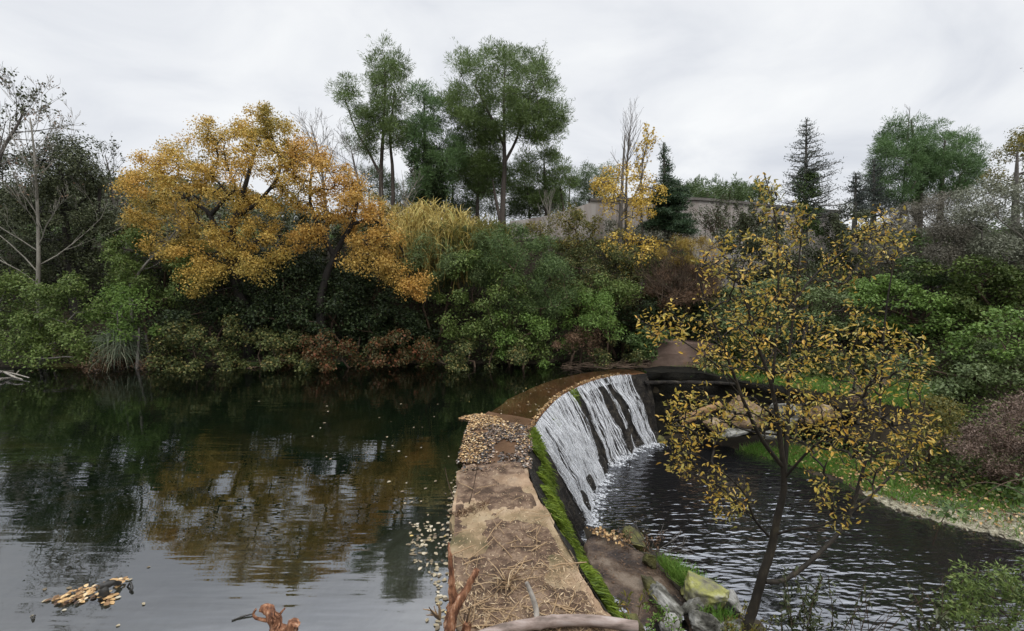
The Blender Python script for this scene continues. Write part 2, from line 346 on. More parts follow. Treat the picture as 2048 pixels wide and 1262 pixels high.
M['crest'] = solid_mat('weathered_concrete', [(.34, (.05, .033, .022)), (.43, (.14, .088, .052)), (.51, (.26, .175, .11)), (.58, (.36, .265, .175)), (.68, (.44, .35, .25))], 3.1, 9, rough=(.75, .95), bump=.7, bdist=.014, bscale=30,
                       second=(.8, [(.38, (.085, .085, .035)), (.46, (.21, .16, .085)), (.53, (.32, .22, .14)), (.60, (.15, .095, .06)), (.68, (.07, .045, .03))], .55))
M['mud'] = solid_mat('dried_mud', [(.38, (.055, .034, .022)), (.5, (.12, .076, .05)), (.62, (.20, .14, .095))], 9, 8, rough=(.8, .95), bump=.9, bdist=.012, bscale=60)
M['wetcrest'] = solid_mat('wet_silted_concrete', [(.3, (.05, .028, .016)), (.55, (.105, .058, .032)), (.75, (.17, .10, .058))], 2.2, 6, rough=(.12, .5), bdist=.012, bscale=30, spec=.5)
M['drowned'] = solid_mat('drowned_concrete', [(.3, (.25, .115, .055)), (.55, (.40, .20, .10)), (.75, (.50, .29, .16))], 1.6, 5, rough=(.5, .8), bdist=.01, bscale=22)
M['face'] = solid_mat('wet_dark_face', [(.3, (.004, .0035, .003)), (.5, (.014, .011, .008)), (.62, (.04, .033, .024)), (.78, (.085, .07, .05))], 9, 8, rough=(.4, .85), bump=1, bdist=.05, bscale=34, spec=.3)
M['apron'] = solid_mat('wet_apron_concrete', [(.36, (.018, .011, .008)), (.46, (.052, .032, .021)), (.54, (.10, .066, .042)), (.64, (.19, .145, .105))], 3.4, 8, rough=(.1, .75), bump=1, bdist=.025, bscale=24, spec=.5)
M['blockwall'] = solid_mat('stained_block_concrete', [(.3, (.09, .06, .046)), (.55, (.18, .125, .10)), (.75, (.25, .14, .065))], 2.2, 6, bdist=.012)
M['blackwall'] = solid_mat('black_wet_masonry', [(.3, (.004, .004, .0035)), (.6, (.013, .012, .009)), (.8, (.035, .03, .02))], 5, 6, rough=(.7, .95), bump=.8, bdist=.04, spec=.12)
M['rock'] = solid_mat('grey_rock', [(.36, (.035, .033, .026)), (.45, (.10, .097, .08)), (.53, (.20, .195, .175)), (.64, (.33, .325, .30))], 6, 9, bump=1, bdist=.015)
M['lichenrock'] = solid_mat('lichen_rock', [(.38, (.10, .09, .07)), (.45, (.19, .185, .11)), (.53, (.25, .25, .075)), (.60, (.32, .315, .13)), (.68, (.33, .32, .28))], 4.5, 7, bump=.7, bdist=.015)
M['mossrock'] = solid_mat('mossy_rock', [(.3, (.035, .03, .022)), (.5, (.09, .085, .03)), (.7, (.17, .17, .05))], 5, 7, bump=.8, bdist=.02)
M['tanrock'] = solid_mat('tan_stained_rock', [(.36, (.07, .045, .026)), (.5, (.17, .115, .065)), (.64, (.28, .22, .15))], 3.5, 7, bump=.7, bdist=.02)
M['gravel'] = solid_mat('pale_gravel', [(.3, (.16, .14, .09)), (.55, (.36, .33, .24)), (.75, (.52, .50, .40))], 24, 7, bump=1, bdist=.03, bscale=50)
def bed_material():
    m, N, L, o = mat('pond_bed')
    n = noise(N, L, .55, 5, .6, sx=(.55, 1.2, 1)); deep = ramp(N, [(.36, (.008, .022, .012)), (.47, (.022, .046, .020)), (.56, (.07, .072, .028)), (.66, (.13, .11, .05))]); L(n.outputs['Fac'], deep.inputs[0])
    n2 = noise(N, L, 1.7, 6, .6); near_bed = ramp(N, [(.36, (.17, .14, .13)), (.5, (.27, .235, .24)), (.64, (.38, .34, .35))]); L(n2.outputs['Fac'], near_bed.inputs[0])
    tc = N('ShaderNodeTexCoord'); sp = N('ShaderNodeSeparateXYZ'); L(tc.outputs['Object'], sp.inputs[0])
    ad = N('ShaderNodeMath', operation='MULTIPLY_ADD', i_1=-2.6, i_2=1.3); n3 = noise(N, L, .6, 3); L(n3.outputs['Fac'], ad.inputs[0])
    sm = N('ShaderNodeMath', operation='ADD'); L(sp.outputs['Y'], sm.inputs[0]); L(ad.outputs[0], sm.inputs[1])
    mr = N('ShaderNodeMapRange', interpolation_type='SMOOTHSTEP', i_1=2.4, i_2=5.6, i_3=1.0, i_4=0.0); L(sm.outputs[0], mr.inputs[0])      # bed turns paler and more lavender towards the near side
    mx = N('ShaderNodeMix', data_type='RGBA'); L(mr.outputs[0], mx.inputs[0]); L(deep.outputs[0], mx.inputs[6]); L(near_bed.outputs[0], mx.inputs[7])
    b = N('ShaderNodeBsdfDiffuse'); L(mx.outputs[2], b.inputs['Color']); L(b.outputs[0], o.inputs[0]); return m
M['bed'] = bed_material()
M['streambed'] = solid_mat('stream_bed', [(.3, (.018, .013, .008)), (.6, (.045, .03, .018)), (.8, (.09, .06, .03))], 1.6, 6, bump=.4, bdist=.04)
def wall_material():
    m, N, L, o = mat('stained_concrete_wall')
    n = noise(N, L, 2.2, 6, .65, sx=(2.2, 2.2, .22)); r = ramp(N, [(.3, (.20, .165, .145)), (.5, (.36, .32, .295)), (.7, (.47, .44, .415))]); L(n.outputs['Fac'], r.inputs[0])
    b = N('ShaderNodeBsdfPrincipled', i_Roughness=.9); L(r.outputs[0], b.inputs['Base Color'])
    bp = N('ShaderNodeBump', i_Strength=.4, i_Distance=.02); L(n.outputs['Fac'], bp.inputs['Height']); L(bp.outputs[0], b.inputs['Normal']); L(b.outputs[0], o.inputs[0]); return m
M['wall'] = wall_material()
def fall_material(name, lo, hi, stretch, scale, flow=False):
    m, N, L, o = mat(name)
    n = noise(N, L, scale, 4, .6, sx=stretch)
    if flow:
        at = N('ShaderNodeAttribute', attribute_name='flow'); mp = N('ShaderNodeMapping'); mp.inputs['Scale'].default_value = stretch; L(at.outputs['Vector'], mp.inputs[0]); L(mp.outputs[0], n.inputs['Vector'])
    mr = N('ShaderNodeMapRange', i_1=lo, i_2=hi); L(n.outputs['Fac'], mr.inputs[0])
    b = N('ShaderNodeBsdfPrincipled', i_Roughness=.25); b.inputs['Base Color'].default_value = (.66, .675, .70, 1)
    bp = N('ShaderNodeBump', i_Strength=.8, i_Distance=.02); L(n.outputs['Fac'], bp.inputs['Height']); L(bp.outputs[0], b.inputs['Normal'])
    tp = N('ShaderNodeBsdfTransparent'); ms = N('ShaderNodeMixShader'); L(mr.outputs[0], ms.inputs[0]); L(tp.outputs[0], ms.inputs[1]); L(b.outputs[0], ms.inputs[2])
    L(ms.outputs[0], o.inputs[0]); return m
M['fall'] = fall_material('falling_water', .43, .68, (1.0, .10, 1), 48, True)
M['foam'] = fall_material('water_foam', .42, .72, (1, 1, 1), 30)
M['pond'] = water_mat('pond_water', (.84, .87, .78), 2.5, [(1.0, (1.2, 6.5, 1), 1.0), (1.0, (3.5, 20, 1), .4)], .14, .03, clear=.92, murk=(.016, .020, .012))
M['stream'] = water_mat('stream_water', (.55, .50, .45), 3.0, [(1.0, (2.6, 8.5, 1), 1.0), (1.0, (8, 22, 1), .55)], .7, .034, clear=.78, murk=(.034, .035, .038))

# ------------------------------------------------------------------ ground
CR = curve_pts([(.62, 2.45), (.34, 3.6), (.18, 4.5), (.19, 5.3), (.27, 6.05), (.5, 6.85), (.89, 7.75), (1.66, 8.72), (2.66, 9.18)], 161)      # downstream edge of the crest
CB = curve_pts([(1.42, 2.6), (1.14, 3.8), (.98, 4.7), (.93, 5.4), (.95, 6.0), (1.15, 6.8), (1.46, 7.45), (2.28, 8.5), (2.9, 8.93)], 161)     # foot of the face
CL = curve_pts([(-.26, 2.3), (-.42, 3.0), (-.52, 4.1), (-.53, 5.1), (-.5, 6.2), (-.32, 6.75), (.03, 7.6), (.8, 8.7), (1.79, 9.42), (2.5, 9.62)], 161)  # pond-side edge
POND = np.vstack([[(-60, .9), (-.3, .9)], CL[::10], [(2.1, 10.0), (1.2, 9.85), (-.25, 9.9), (-4.3, 9.8), (-7.8, 9.7), (-10, 9.6), (-60, 9.4)]])
STREAM = np.vstack([CB[80::10], [(2.95, 8.95), (3.8, 9.0), (3.9, 8.7), (4.3, 8.3), (5.2, 7.1), (5.35, 6.25), (6.4, 5.45), (9, 4.4), (14, 3.6), (14, 2.2), (7, 2.5), (4.2, 2.9), (3.0, 3.5), (2.45, 4.1), (2.35, 4.55), (1.9, 5.3), (1.2, 5.75)]])
TERR = [(2.75, 9.28), (3.8, 9.26), (5.0, 9.0), (5.9, 8.35), (6.4, 7.5), (7.6, 8.3), (6.5, 11), (2.9, 10.6)]
NEAR = [(.28, -3), (16, -3), (16, 2.7), (3.2, 2.7), (2.5, 4.0), (2.2, 5.0), (1.2, 5.9), (.5, 5.9), (.28, 3)]
def ground_z(x, y):
    x = np.asarray(x, float); y = np.asarray(y, float)
    dp = edge_dist(x, y, POND); ip = in_poly(x, y, POND); ds = edge_dist(x, y, STREAM); is_ = in_poly(x, y, STREAM)
    nz = fbm(np.stack([x * .8, y * .8, x * 0], -1), 3, 5)
    zp = .06 + 2.75 * smooth(0.1, 3.5, dp) + nz * .22 * smooth(0, 1.5, dp)
    zs = -1.28 + .14 * np.minimum(ds, 1) + 4.0 * smooth(.9, 4.4 + 4.1 * smooth(4.2, 6.5, x), ds) + nz * .25 * smooth(.3, 1.5, ds)
    z = np.minimum(zp, zs)
    z = np.where(in_poly(x, y, TERR), np.maximum(z, -.2 + nz * .06), z)
    z = np.where(ip, -.10 - np.minimum(.85, dp * .55) + nz * .15, z)
    z = np.where(is_, -1.36 - np.minimum(.35, ds * .5) + nz * .08, z)
    z = np.where(in_poly(x, y, NEAR) & ~is_, np.minimum(z, -1.27), z)
    dam = np.vstack([CL, CR[::-1]]); face = np.vstack([CR, CB[::-1]])
    z = np.where(in_poly(x, y, dam), -.6, z); z = np.where(in_poly(x, y, face), -1.5, z)
    return z
def build_ground():
    xs = np.concatenate([[-600, -250, -120, -60, -35, -25], np.arange(-19, -8, .5), np.arange(-8, 12, .16), np.arange(12, 20, .5), [22, 30, 45, 80, 160, 300, 600]])
    ys = np.concatenate([[-60, -20, -8, -4], np.arange(-2, 2, .4), np.arange(2, 13.5, .16), np.arange(13.5, 22, .4), [24, 28, 36, 50, 80, 150, 300, 700]])
    X, Y = np.meshgrid(xs, ys, indexing='ij'); Z = ground_z(X, Y)
    # keep the pond bed and stream bed as sheets of their own material by a per-face split
    P = np.stack([X, Y, Z], -1)
    i = np.arange(X.size).reshape(X.shape); f = np.stack([i[:-1, :-1], i[1:, :-1], i[1:, 1:], i[:-1, 1:]], -1).reshape(-1, 4)
    cx = (X[:-1, :-1] + X[1:, 1:]).ravel() / 2; cy = (Y[:-1, :-1] + Y[1:, 1:]).ravel() / 2
    wp = in_poly(cx, cy, POND); ws = in_poly(cx, cy, STREAM)
    gv = in_poly(cx, cy, [(4.9, 6.6), (5.4, 6.0), (6.6, 5.2), (8, 4.6), (8.4, 5.6), (6.6, 6.3), (5.6, 6.9)]) & ~ws
    def sheet(mask, name, m):
        ff = f[mask]; u, inv = np.unique(ff, return_inverse=True)
        g = G(); g.add(P.reshape(-1, 3)[u], inv.reshape(ff.shape), True); return struct(g.build(name, m))
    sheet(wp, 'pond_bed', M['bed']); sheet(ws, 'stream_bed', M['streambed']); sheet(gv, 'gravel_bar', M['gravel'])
    sheet(~wp & ~ws & ~gv, 'ground', M['soil'])
build_ground()

# water sheets
g = G(); k0 = 76                                            # water runs over the crest from k0 on
out = [(-60, .6), (-.05, .6), (-.05, 5.6)] + [tuple(p) for p in CR[k0:]] + [(2.9, 9.6), (2.4, 10.4), (-60, 10.2)]
v = [(x, y, 0.0) for x, y in out]; g.add(v, [list(range(len(v)))]); struct(g.build('pond_water', M['pond']))
g = G(); v = [(.6, 2.0, -1.3), (15, 1.5, -1.3), (15, 5.5, -1.3), (6.5, 9.5, -1.3), (.6, 9.6, -1.3)]
g.add(v, [list(range(5))]); struct(g.build('stream_water', M['stream']))

# ------------------------------------------------------------------ weir, waterfall, moss
NU = len(CR)
def face_pt(u, vv, off=0.0):
    """u 0..NU-1 along the weir, vv 0 at the crest edge, 1 at the foot; off lifts away from the face"""
    u = np.asarray(u, float); i = np.clip(u.astype(int), 0, NU - 2); t = (u - i)[..., None]
    c = CR[i] * (1 - t) + CR[i + 1] * t; b = CB[i] * (1 - t) + CB[i + 1] * t
    vv = np.asarray(vv, float)[..., None]; top = crest_z(u)[..., None]
    xy = c + (b - c) * (vv ** .9); z = top + (-1.42 - top) * vv
    n = unit(np.concatenate([b - c, np.full(c.shape[:-1] + (1,), .45)], -1))
    return np.concatenate([xy, z], -1) + n * np.asarray(off, float)[..., None]
def crest_z(u):
    y = np.interp(u, np.arange(NU), CR[:, 1])
    return np.where(y < 4.72, .075, np.where(y < 6.0, .02, -.025))
def face_bump(u, vv):
    p = np.stack([u * .14, vv * 2.2, u * 0], -1)
    streak = fbm(np.stack([u * .55, vv * 1.2, u * 0 + 7], -1), 3, 3) * .07
    return fbm(p, 4, 2) * .12 * smooth(0.02, .3, vv) + streak * smooth(.0, .2, vv) + .05 * smooth(.75, 1, vv)
weir = thing('weir', 'curved low concrete weir between the green pond and the lower stream', 'weir', (.1, 2.5, -1.4))
g = G()
ny = 30; w = np.linspace(0, 1, ny)
top = CL[:, None] * (1 - w)[None, :, None] + CR[:, None] * w[None, :, None]
def crest_sheet(sel, z, jit):
    t = top[sel]; n = fbm(np.concatenate([t * 2.1, t[..., :1] * 0], -1), 4, 9)
    return np.concatenate([t, (z + n * jit)[..., None]], -1)
yc = CR[:, 1]
a = np.where(yc < 4.74)[0]; b_ = np.where((yc >= 4.70) & (yc < 6.35))[0]; c_ = np.where(yc >= 6.30)[0]
def crest_part(sel, z, jit, name, m):
    P = crest_sheet(sel, z, jit); g = G(); P[:, -1, :2] += (fbm(np.c_[P[:, -1, :2] * 7, P[:, -1, 2] * 0], 4, 4) * .035)[:, None]; P[:, 0, :2] += (fbm(np.c_[P[:, 0, :2] * 6, P[:, 0, 2] * 0], 4, 8) * .05)[:, None]; P[:, -1, 2] -= .012; g.grid(P)
    lo = P[:, 0].copy(); lo[:, 2] = -.9; lo[:, 0] -= .05; g.grid(np.stack([lo, P[:, 0]], 1), False)
    e = P[-1].copy(); e[:, 2] -= .3; g.grid(np.stack([P[-1], e], 0), False)
    return g.build(name, m, weir)
crest_part(a, .075, .02, 'dry_crest', M['crest']); crest_part(b_, .015, .02, 'leafy_crest', M['wetcrest']); crest_part(c_, -.035, .012, 'drowned_crest', M['drowned'])
U, V = np.meshgrid(np.linspace(0, NU - 1.001, 420), np.linspace(0, 1, 50), indexing='ij')
g = G(); g.grid(face_pt(U, V, face_bump(U, V))); g.build('downstream_face', M['face'], weir)

# rounded mossy bulges at the foot
def blob(c, s, seed, rough=.25, n=3, rot=0, cut=None):
    bm = bmesh.new(); bmesh.ops.create_icosphere(bm, subdivisions=n, radius=1); v = np.array([q.co[:] for q in bm.verts]); f = np.array([[q.index for q in p.verts] for p in bm.faces]); bm.free()
    r = 1 + rough * fbm(v * 1.4 + seed * 3.1, 4, seed)
    v = v * r[:, None]
    if cut is not None:
        rg = np.random.default_rng(seed)
        for _ in range(cut * 2):
            d = unit(rg.normal(size=3) + [0, 0, .2]); h = rg.uniform(.45, .72); pr = v @ d; v = v - np.clip(pr - h, 0, None)[:, None] * d * .97
        v = v + unit(v) * (fbm(v * 3 + seed, 4, seed + 5) * .13 - .12 * np.abs(fbm(v * 5 + seed, 2, seed + 9)) + .05 * fbm(v * 11 + seed, 3, seed + 2))[:, None]
    v = v * np.asarray(s); ca, sa = math.cos(rot), math.sin(rot)
    v = np.stack([v[:, 0] * ca - v[:, 1] * sa, v[:, 0] * sa + v[:, 1] * ca, v[:, 2]], -1)
    return v + np.asarray(c), f
g = G()
for u, vv, s in [(88, .93, .17), (104, .93, .15), (122, .92, .15), (137, .9, .16), (139, .78, .12), (96, .95, .12), (156, .93, .14), (150, .97, .1)]:
    g = G(); p = face_pt(np.array(u), np.array(vv)); g.add(*blob(p, (s * .8, s, s * 1.7), int(u), .35), smooth=True); g.build('moss_bulge', M['face'], weir)

fall = thing('waterfall', 'white streams of water falling over the dark curved weir face', 'waterfall', tuple(CB[115]) + (-1.3,))
rg = np.random.default_rng(11)
STREAMS = [(78.5, 85, 60), (85.2, 91, 64), (92, 98, 66), (98.4, 104, 56), (104.6, 110.5, 66), (111.2, 121.6, 125), (126, 130.8, 56), (131.6, 135, 34), (137.5, 140, 14), (142.5, 152, 100)]
for (u0, u1, n) in STREAMS:
    g = G()
    for i in range(int(n * 1.1)):
        uc = rg.uniform(u0, u1)
        if rg.random() > 1.75 * vnoise(np.array([uc * .6, 3.3, 0.5]), 6) - .12: continue
        wd = rg.uniform(.06, .26); t0 = 0 if rg.random() < .72 else rg.uniform(0, .5); t1 = 1 if rg.random() < .8 else rg.uniform(.6, .95)
        if t1 - t0 < .2: continue
        vv = np.linspace(t0, t1, 26); sway = (fbm(np.stack([vv * 2.5, np.full(26, uc * 3.), np.full(26, i * 1.)], -1), 3, 4)) * 1.3 * vv
        wv = wd * (.5 + .9 * vnoise(np.stack([vv * 7, np.full(26, uc), np.full(26, i + .5)], -1), 3)) * (1 - .75 * np.clip((vv - t1 + .12) / .12, 0, 1) * (t1 < 1))
        off = .018 + .03 * rg.random() + .045 * np.sin(np.pi * np.clip(vv, 0, 1)) * rg.random() + .05 * vv
        cu = uc + sway
        row = [face_pt(np.clip(cu + q * wv, 0, NU - 1.01), vv, off + face_bump(cu, vv) * .9 + (0.012 if q == 0 else 0)) for q in (-.5, 0, .5)]
        g.grid(np.stack(row, 1)); g.flow.append(np.stack([np.stack([cu * .035 + q * wv * .04, vv * 1.4, np.full(26, i * .13)], -1) for q in (-.5, 0, .5)], 1).reshape(-1, 3))
    g.build('water_stream', M['fall'], fall)
# thin lip of water on the edge, foam where it lands
g = G(); uu = np.linspace(78, NU - 8, 220)
rows = [face_pt(uu, np.full(220, t), .02 + .012 * np.sin(uu * 2.3)) for t in (0, .02, .05, .09)]
g.grid(np.stack(rows, 1)); g.flow.append(np.stack([np.stack([uu * .035, np.full(220, t * 1.4), uu * 0], -1) for t in (0, .02, .05, .09)], 1).reshape(-1, 3)); g.build('water_lip', M['fall'], fall)
g = G()
for (u0, u1, n) in STREAMS:
    wid = (u1 - u0)
    for i in range(int(16 + wid * 9)):
        u = rg.uniform(u0 - .5, u1 + .8); b = face_pt(np.array(min(u, NU - 2)), np.array(.94)); c = face_pt(np.array(min(u, NU - 2)), np.array(0.))
        d = unit((b - c) * [1, 1, 0]) + np.array([.25, -.5, 0]) * rg.uniform(0, .9); d = unit(d); L = rg.uniform(.03, .16); wv = rg.uniform(.006, .022)
        s = np.array([-d[1], d[0], 0]); o = b + d * (abs(rg.normal(0, .13)) - .04); o[2] = -1.293 + rg.uniform(0, .012)
        k = 7; th = np.arange(k) / k * 2 * math.pi
        ring = np.array([o + d * (L * .5 + math.cos(t) * L * .5) + s * math.sin(t) * wv * rg.uniform(.6, 1.2) for t in th]); g.add(np.vstack([ring, o + d * L * .45 + [0, 0, .02]]), [[q, (q + 1) % k, k] for q in range(k)], True)
g.build('foam', M['foam'], fall)
g = G()                                                     # spray drops
n = 1500; us = np.concatenate([rg.uniform(s[0], s[1], n // len(STREAMS)) for s in STREAMS]); n = len(us)
p = face_pt(np.clip(us, 0, NU - 2), rg.uniform(.8, .97, n), np.abs(rg.normal(0, .07, n)) + .04)
g.quads(p, rg.normal(size=(n, 3)), rg.normal(size=(n, 3)), rg.uniform(.008, .02, n), rg.uniform(.006, .014, n)); g.build('spray', M['foam'], fall)

# moss hanging from the near edge
g = G(); n = 22000; u = np.concatenate([rg.uniform(2, 72, n * 3 // 4), rg.uniform(30, 76, n // 4)]); n = len(u)
edge = np.interp(u, [0, 10, 22, 40, 55, 68, 76, 80], [.20, .27, .33, .38, .30, .15, .10, .04]); vv = np.abs(rg.beta(1.1, 1.5, n)) * edge * (1.15 + .5 * fbm(np.stack([u * .35, u * 0, u * 0], -1), 3, 8))
keep = fbm(np.stack([u * .22, vv * 4, u * 0 + 3], -1), 3, 6) > .0; u, vv = u[keep], np.clip(vv[keep], 0, .8); n = len(u)
p = face_pt(u, vv, face_bump(u, vv) * .8 + .01); q = face_pt(np.clip(u + rg.normal(0, .5, n), 0, NU - 2), np.clip(vv + rg.uniform(.02, .09, n), 0, .95), face_bump(u, vv) * .8 + rg.uniform(.015, .085, n))
g.blades(p, q, rg.uniform(.004, .010, n), unit(rg.normal(size=(n, 3))) * .018 + [0.01, 0, .012])
for uu_, cnt in [(100, 130), (123.5, 230), (75, 500), (70, 700)]:                      # tufts on the face
    u = rg.normal(uu_, 1.3, cnt); vv = np.abs(rg.normal(.16 if uu_ == 100 else .05, .05, cnt)) if uu_ > 80 else np.abs(rg.normal(.04, .05, cnt))
    p = face_pt(u, vv, .02); g.blades(p, p + unit(rg.normal(size=(cnt, 3)) + [.6, -.3, .3]) * rg.uniform(.03, .09, (cnt, 1)), .012, None)
stuff(g.build('moss', M['moss'], None), 'bright green moss hanging down the near face of the weir', 'moss')

# ------------------------------------------------------------------ plant builders
UP = np.array([0, 0, 1.0])
def far_y(Y):
    """the bank climbs steeply: what stands behind the waterline stands close behind it (read off the mirror images in the pond)"""
    return Y if Y <= 9.5 or Y > 25 else 9.5 + (Y - 9.5) * .5
def sample_poly(poly, Y, thick, n, rng, holes=()):
    p = np.asarray(poly, float); lo, hi = p.min(0), p.max(0); X = np.zeros((0, 2))
    while len(X) < n:
        q = rng.uniform(lo, hi, (n * 3, 2)); k = in_poly(q[:, 0], q[:, 1], p)
        for h in holes: k &= ~(((q[:, 0] - h[0]) / h[2]) ** 2 + ((q[:, 1] - h[1]) / h[3]) ** 2 < 1)
        X = np.vstack([X, q[k]])
    X = X[:n]; e = edge_dist(X[:, 0], X[:, 1], p); h = np.sqrt(np.clip(e / (.45 * max(e.max(), 1)), 0, 1))
    Yv = Y(X[:, 0], X[:, 1]) if callable(Y) else Y
    return at_y(X[:, 0], X[:, 1], Yv + rng.uniform(-1, 1, n) * thick * (.25 + .75 * h))
def area_m2(polys, Y):
    return sum(poly_area(p) for p in polys) * ((Y if not callable(Y) else 10) / F) ** 2
def clump_leaves(g, cen, rad, n, L, W, rng, shape=(1, 1, .8), up=.55, out=.6, rnd=.55, droop=0.0, shell=.45, kind='quad'):
    i = rng.integers(0, len(cen), n); d = unit(rng.normal(size=(n, 3)) + [0, 0, .18]); r = rng.uniform(shell, 1, n) ** .6 * np.asarray(rad)[i] * rng.uniform(.75, 1.2, n)
    p = cen[i] + d * r[:, None] * np.asarray(shape)
    nr = unit(d * out + UP * up + rng.normal(size=(n, 3)) * rnd); ax = unit(np.cross(nr, rng.normal(size=(n, 3))) - UP * droop + d * .25)
    l = L * rng.uniform(.65, 1.3, n); w = W * rng.uniform(.7, 1.25, n)
    (g.quads if kind == 'quad' else g.leaves6)(p, ax, nr, l, w); return g
def needle_clumps(g, cen, rad, n, L, W, rng, shape=(1, 1, .7), up=.7):
    i = rng.integers(0, len(cen), n); d = unit(rng.normal(size=(n, 3)) + [0, 0, .3]); r = rng.uniform(.0, 1, n) ** .45 * np.asarray(rad)[i]
    p = cen[i] + d * r[:, None] * np.asarray(shape); ax = unit(d + UP * up * rng.uniform(0, 1, (n, 1)) + rng.normal(size=(n, 3)) * .5)
    g.quads(p, ax, rng.normal(size=(n, 3)), L * rng.uniform(.6, 1.3, n), W, 0); return g
def skeleton(stems, targets, rng, r_tip=.006, expo=.42, bend=.12, maxr=None, mids=2):
    """stems: list of (points, radii); targets are reached one by one from the nearest wood; returns twig edges"""
    pos = []; par = []; stem = []
    for pts, rad in stems:
        for k in range(len(pts)): pos.append(pts[k]); par.append(-1); stem.append(rad[k])
    pos = [np.asarray(q) for q in pos]; ns = len(pos)
    base = np.array(pos); dist = np.min(np.linalg.norm(targets[:, None] - base[None], axis=-1), 1) if len(targets) < 3000 else np.zeros(len(targets))
    A = np.zeros((ns + len(targets) * (mids + 1), 3)); A[:ns] = base; n = ns
    for t in targets[np.argsort(dist)]:
        dd = A[:n] - t; ds = np.linalg.norm(dd, axis=1) + np.clip(dd[:, 2], -.05, None) * .9
        k = int(np.argmin(ds)); a = A[k]; last = k; ln = np.linalg.norm(t - a)
        for m in range(1, mids + 2):
            f = m / (mids + 1); q = a + (t - a) * f
            if m <= mids: q = q + rng.normal(size=3) * ln * bend * .6 + UP * ln * bend * math.sin(f * math.pi) * .6
            A[n] = q; par.append(last); last = n; n += 1
    cnt = np.ones(n); 
    for i in range(n - 1, ns - 1, -1): cnt[par[i]] += cnt[i]
    i = np.arange(ns, n); pr = np.array(par[ns:], int)
    r1 = r_tip * cnt[i] ** expo; r0 = np.where(pr < ns, r1 * 1.15, r_tip * cnt[np.maximum(pr, 0)] ** expo)
    sr = np.array(stem + [1] * 0); r0 = np.where(pr < ns, np.minimum(r0, sr[np.minimum(pr, ns - 1)] * .9), r0); r1 = np.minimum(r1, r0)
    return A[pr], A[i], r0, r1
def bare_edges(rng, p, d, length, r, levels, spread=.6, up=.25, kids=(4, 6), shrink=.55, jit=.12, seg=5):
    E = []
    def go(p, d, length, r, lvl):
        pts = [p]; dirs = [d]
        for s in range(seg):
            d = unit(d + rng.normal(size=3) * jit + UP * up * .12); p = p + d * length / seg; pts.append(p); dirs.append(d)
        rr = np.linspace(r, r * .45, seg + 1)
        for s in range(seg): E.append((pts[s], pts[s + 1], rr[s], rr[s + 1]))
        if lvl == 0: return
        for k in range(rng.integers(kids[0], kids[1] + 1)):
            f = rng.uniform(.2, 1.0); s = min(int(f * seg), seg - 1); q = pts[s] + (pts[s + 1] - pts[s]) * (f * seg - s)
            side = unit(np.cross(dirs[s], rng.normal(size=3))); nd = unit(dirs[s] * (1 - spread * .5) + side * spread + UP * up)
            go(q, nd, length * shrink * rng.uniform(.6, 1.2) * (1.15 - .5 * f), max(rr[s] * .5, .0025), lvl - 1)
    go(np.asarray(p, float), unit(np.asarray(d, float)), length, r, levels); return E
def add_edges(g, E, k=4, rmin=0.0):
    p0, p1, r0, r1 = [np.array(x) for x in zip(*E)]
    g.tubes(p0, p1, np.maximum(r0, rmin), np.maximum(r1, rmin), k); return g
def base_of(pts_or_x, y=None):
    x, y = pts_or_x; return (float(x), float(y), float(ground_z(np.array([x]), np.array([y]))[0]))

SEED = [100]
def rng_next(): SEED[0] += 1; return np.random.default_rng(SEED[0])
def bush(name, label, cat, polys, Y, thick, m, L=.055, W=.032, cov=3.4, rad=.26, dens=15, group=None, rs=1.0, droop=.1, up=.55, stem='brownbark', shape=(1, 1, .8), holes=(), stems=True, shell=.2, twig_r=.004, sprigs=7.0):
    """a leafy shrub: clumps of leaves spread through an outline with real depth, on branching stems"""
    rng = rng_next(); sc = far_y(Y) / Y; Y = yy = far_y(Y); L *= sc; W *= sc; rad *= sc; dens /= sc ** 2; thick *= sc; sprigs /= sc ** 2
    cens = []
    for p in polys:
        a = poly_area(p) * (yy / F) ** 2; cens.append(sample_poly(p, Y, thick, max(8, int(a * dens)), rng, holes))
    cen = np.vstack(cens); A = sum(poly_area(p) for p in polys) * (yy / F) ** 2; r = rad * rng.uniform(.55, 1.25, len(cen))
    lowest = cen[np.argsort(cen[:, 2])[:max(3, len(cen) // 8)]].mean(0); bx, by = lowest[0], cen[:, 1].mean() + thick * .2
    t = thing(name, label, cat, base_of((bx, by)), group)
    n = int(cov * A / (.5 * L * W)); g = G(); clump_leaves(g, cen, r, n, L, W, rng, shape, up=up, droop=droop, shell=shell)
    ns = int(A * sprigs)
    if ns:                                                  # shoots that stick out of the mass
        c = cen[rng.integers(0, len(cen), ns)]; dv = unit(rng.normal(size=(ns, 3)) * [1, .8, .7] + [0, -.35, .45]); sl = rad * rng.uniform(1.1, 2.6, ns); k = 11
        i = np.repeat(np.arange(ns), k); f = np.tile(np.linspace(.3, 1, k), ns) + rng.normal(0, .03, ns * k); dr = dv[i] * (sl[i] * f)[:, None]; dr[:, 2] -= sl[i] * f ** 2.2 * .45
        p = c[i] + dr; ax = unit(rng.normal(size=p.shape) + dv[i] * .7); g.quads(p, ax, unit(rng.normal(size=p.shape) * .6 + UP), L * rng.uniform(.6, 1.2, len(p)), W)
    g.build('foliage', m, t)
    if stems:
        g = G(); b = np.array(t.location); st = []
        for q in range(3):
            tp = cen[rng.integers(len(cen))]; s0 = b + np.array([rng.normal(0, .12), rng.normal(0, .12), -.1]); st.append((np.linspace(s0, s0 + (tp - s0) * .55, 6), np.linspace(.035, .018, 6) * rs))
            g.sweep(st[-1][0], st[-1][1], 6)
        E = skeleton(st, cen[rng.permutation(len(cen))[:140]], rng, twig_r, .4); g.tubes(*E, 4); g.build('stems', M[stem], t)
    return t
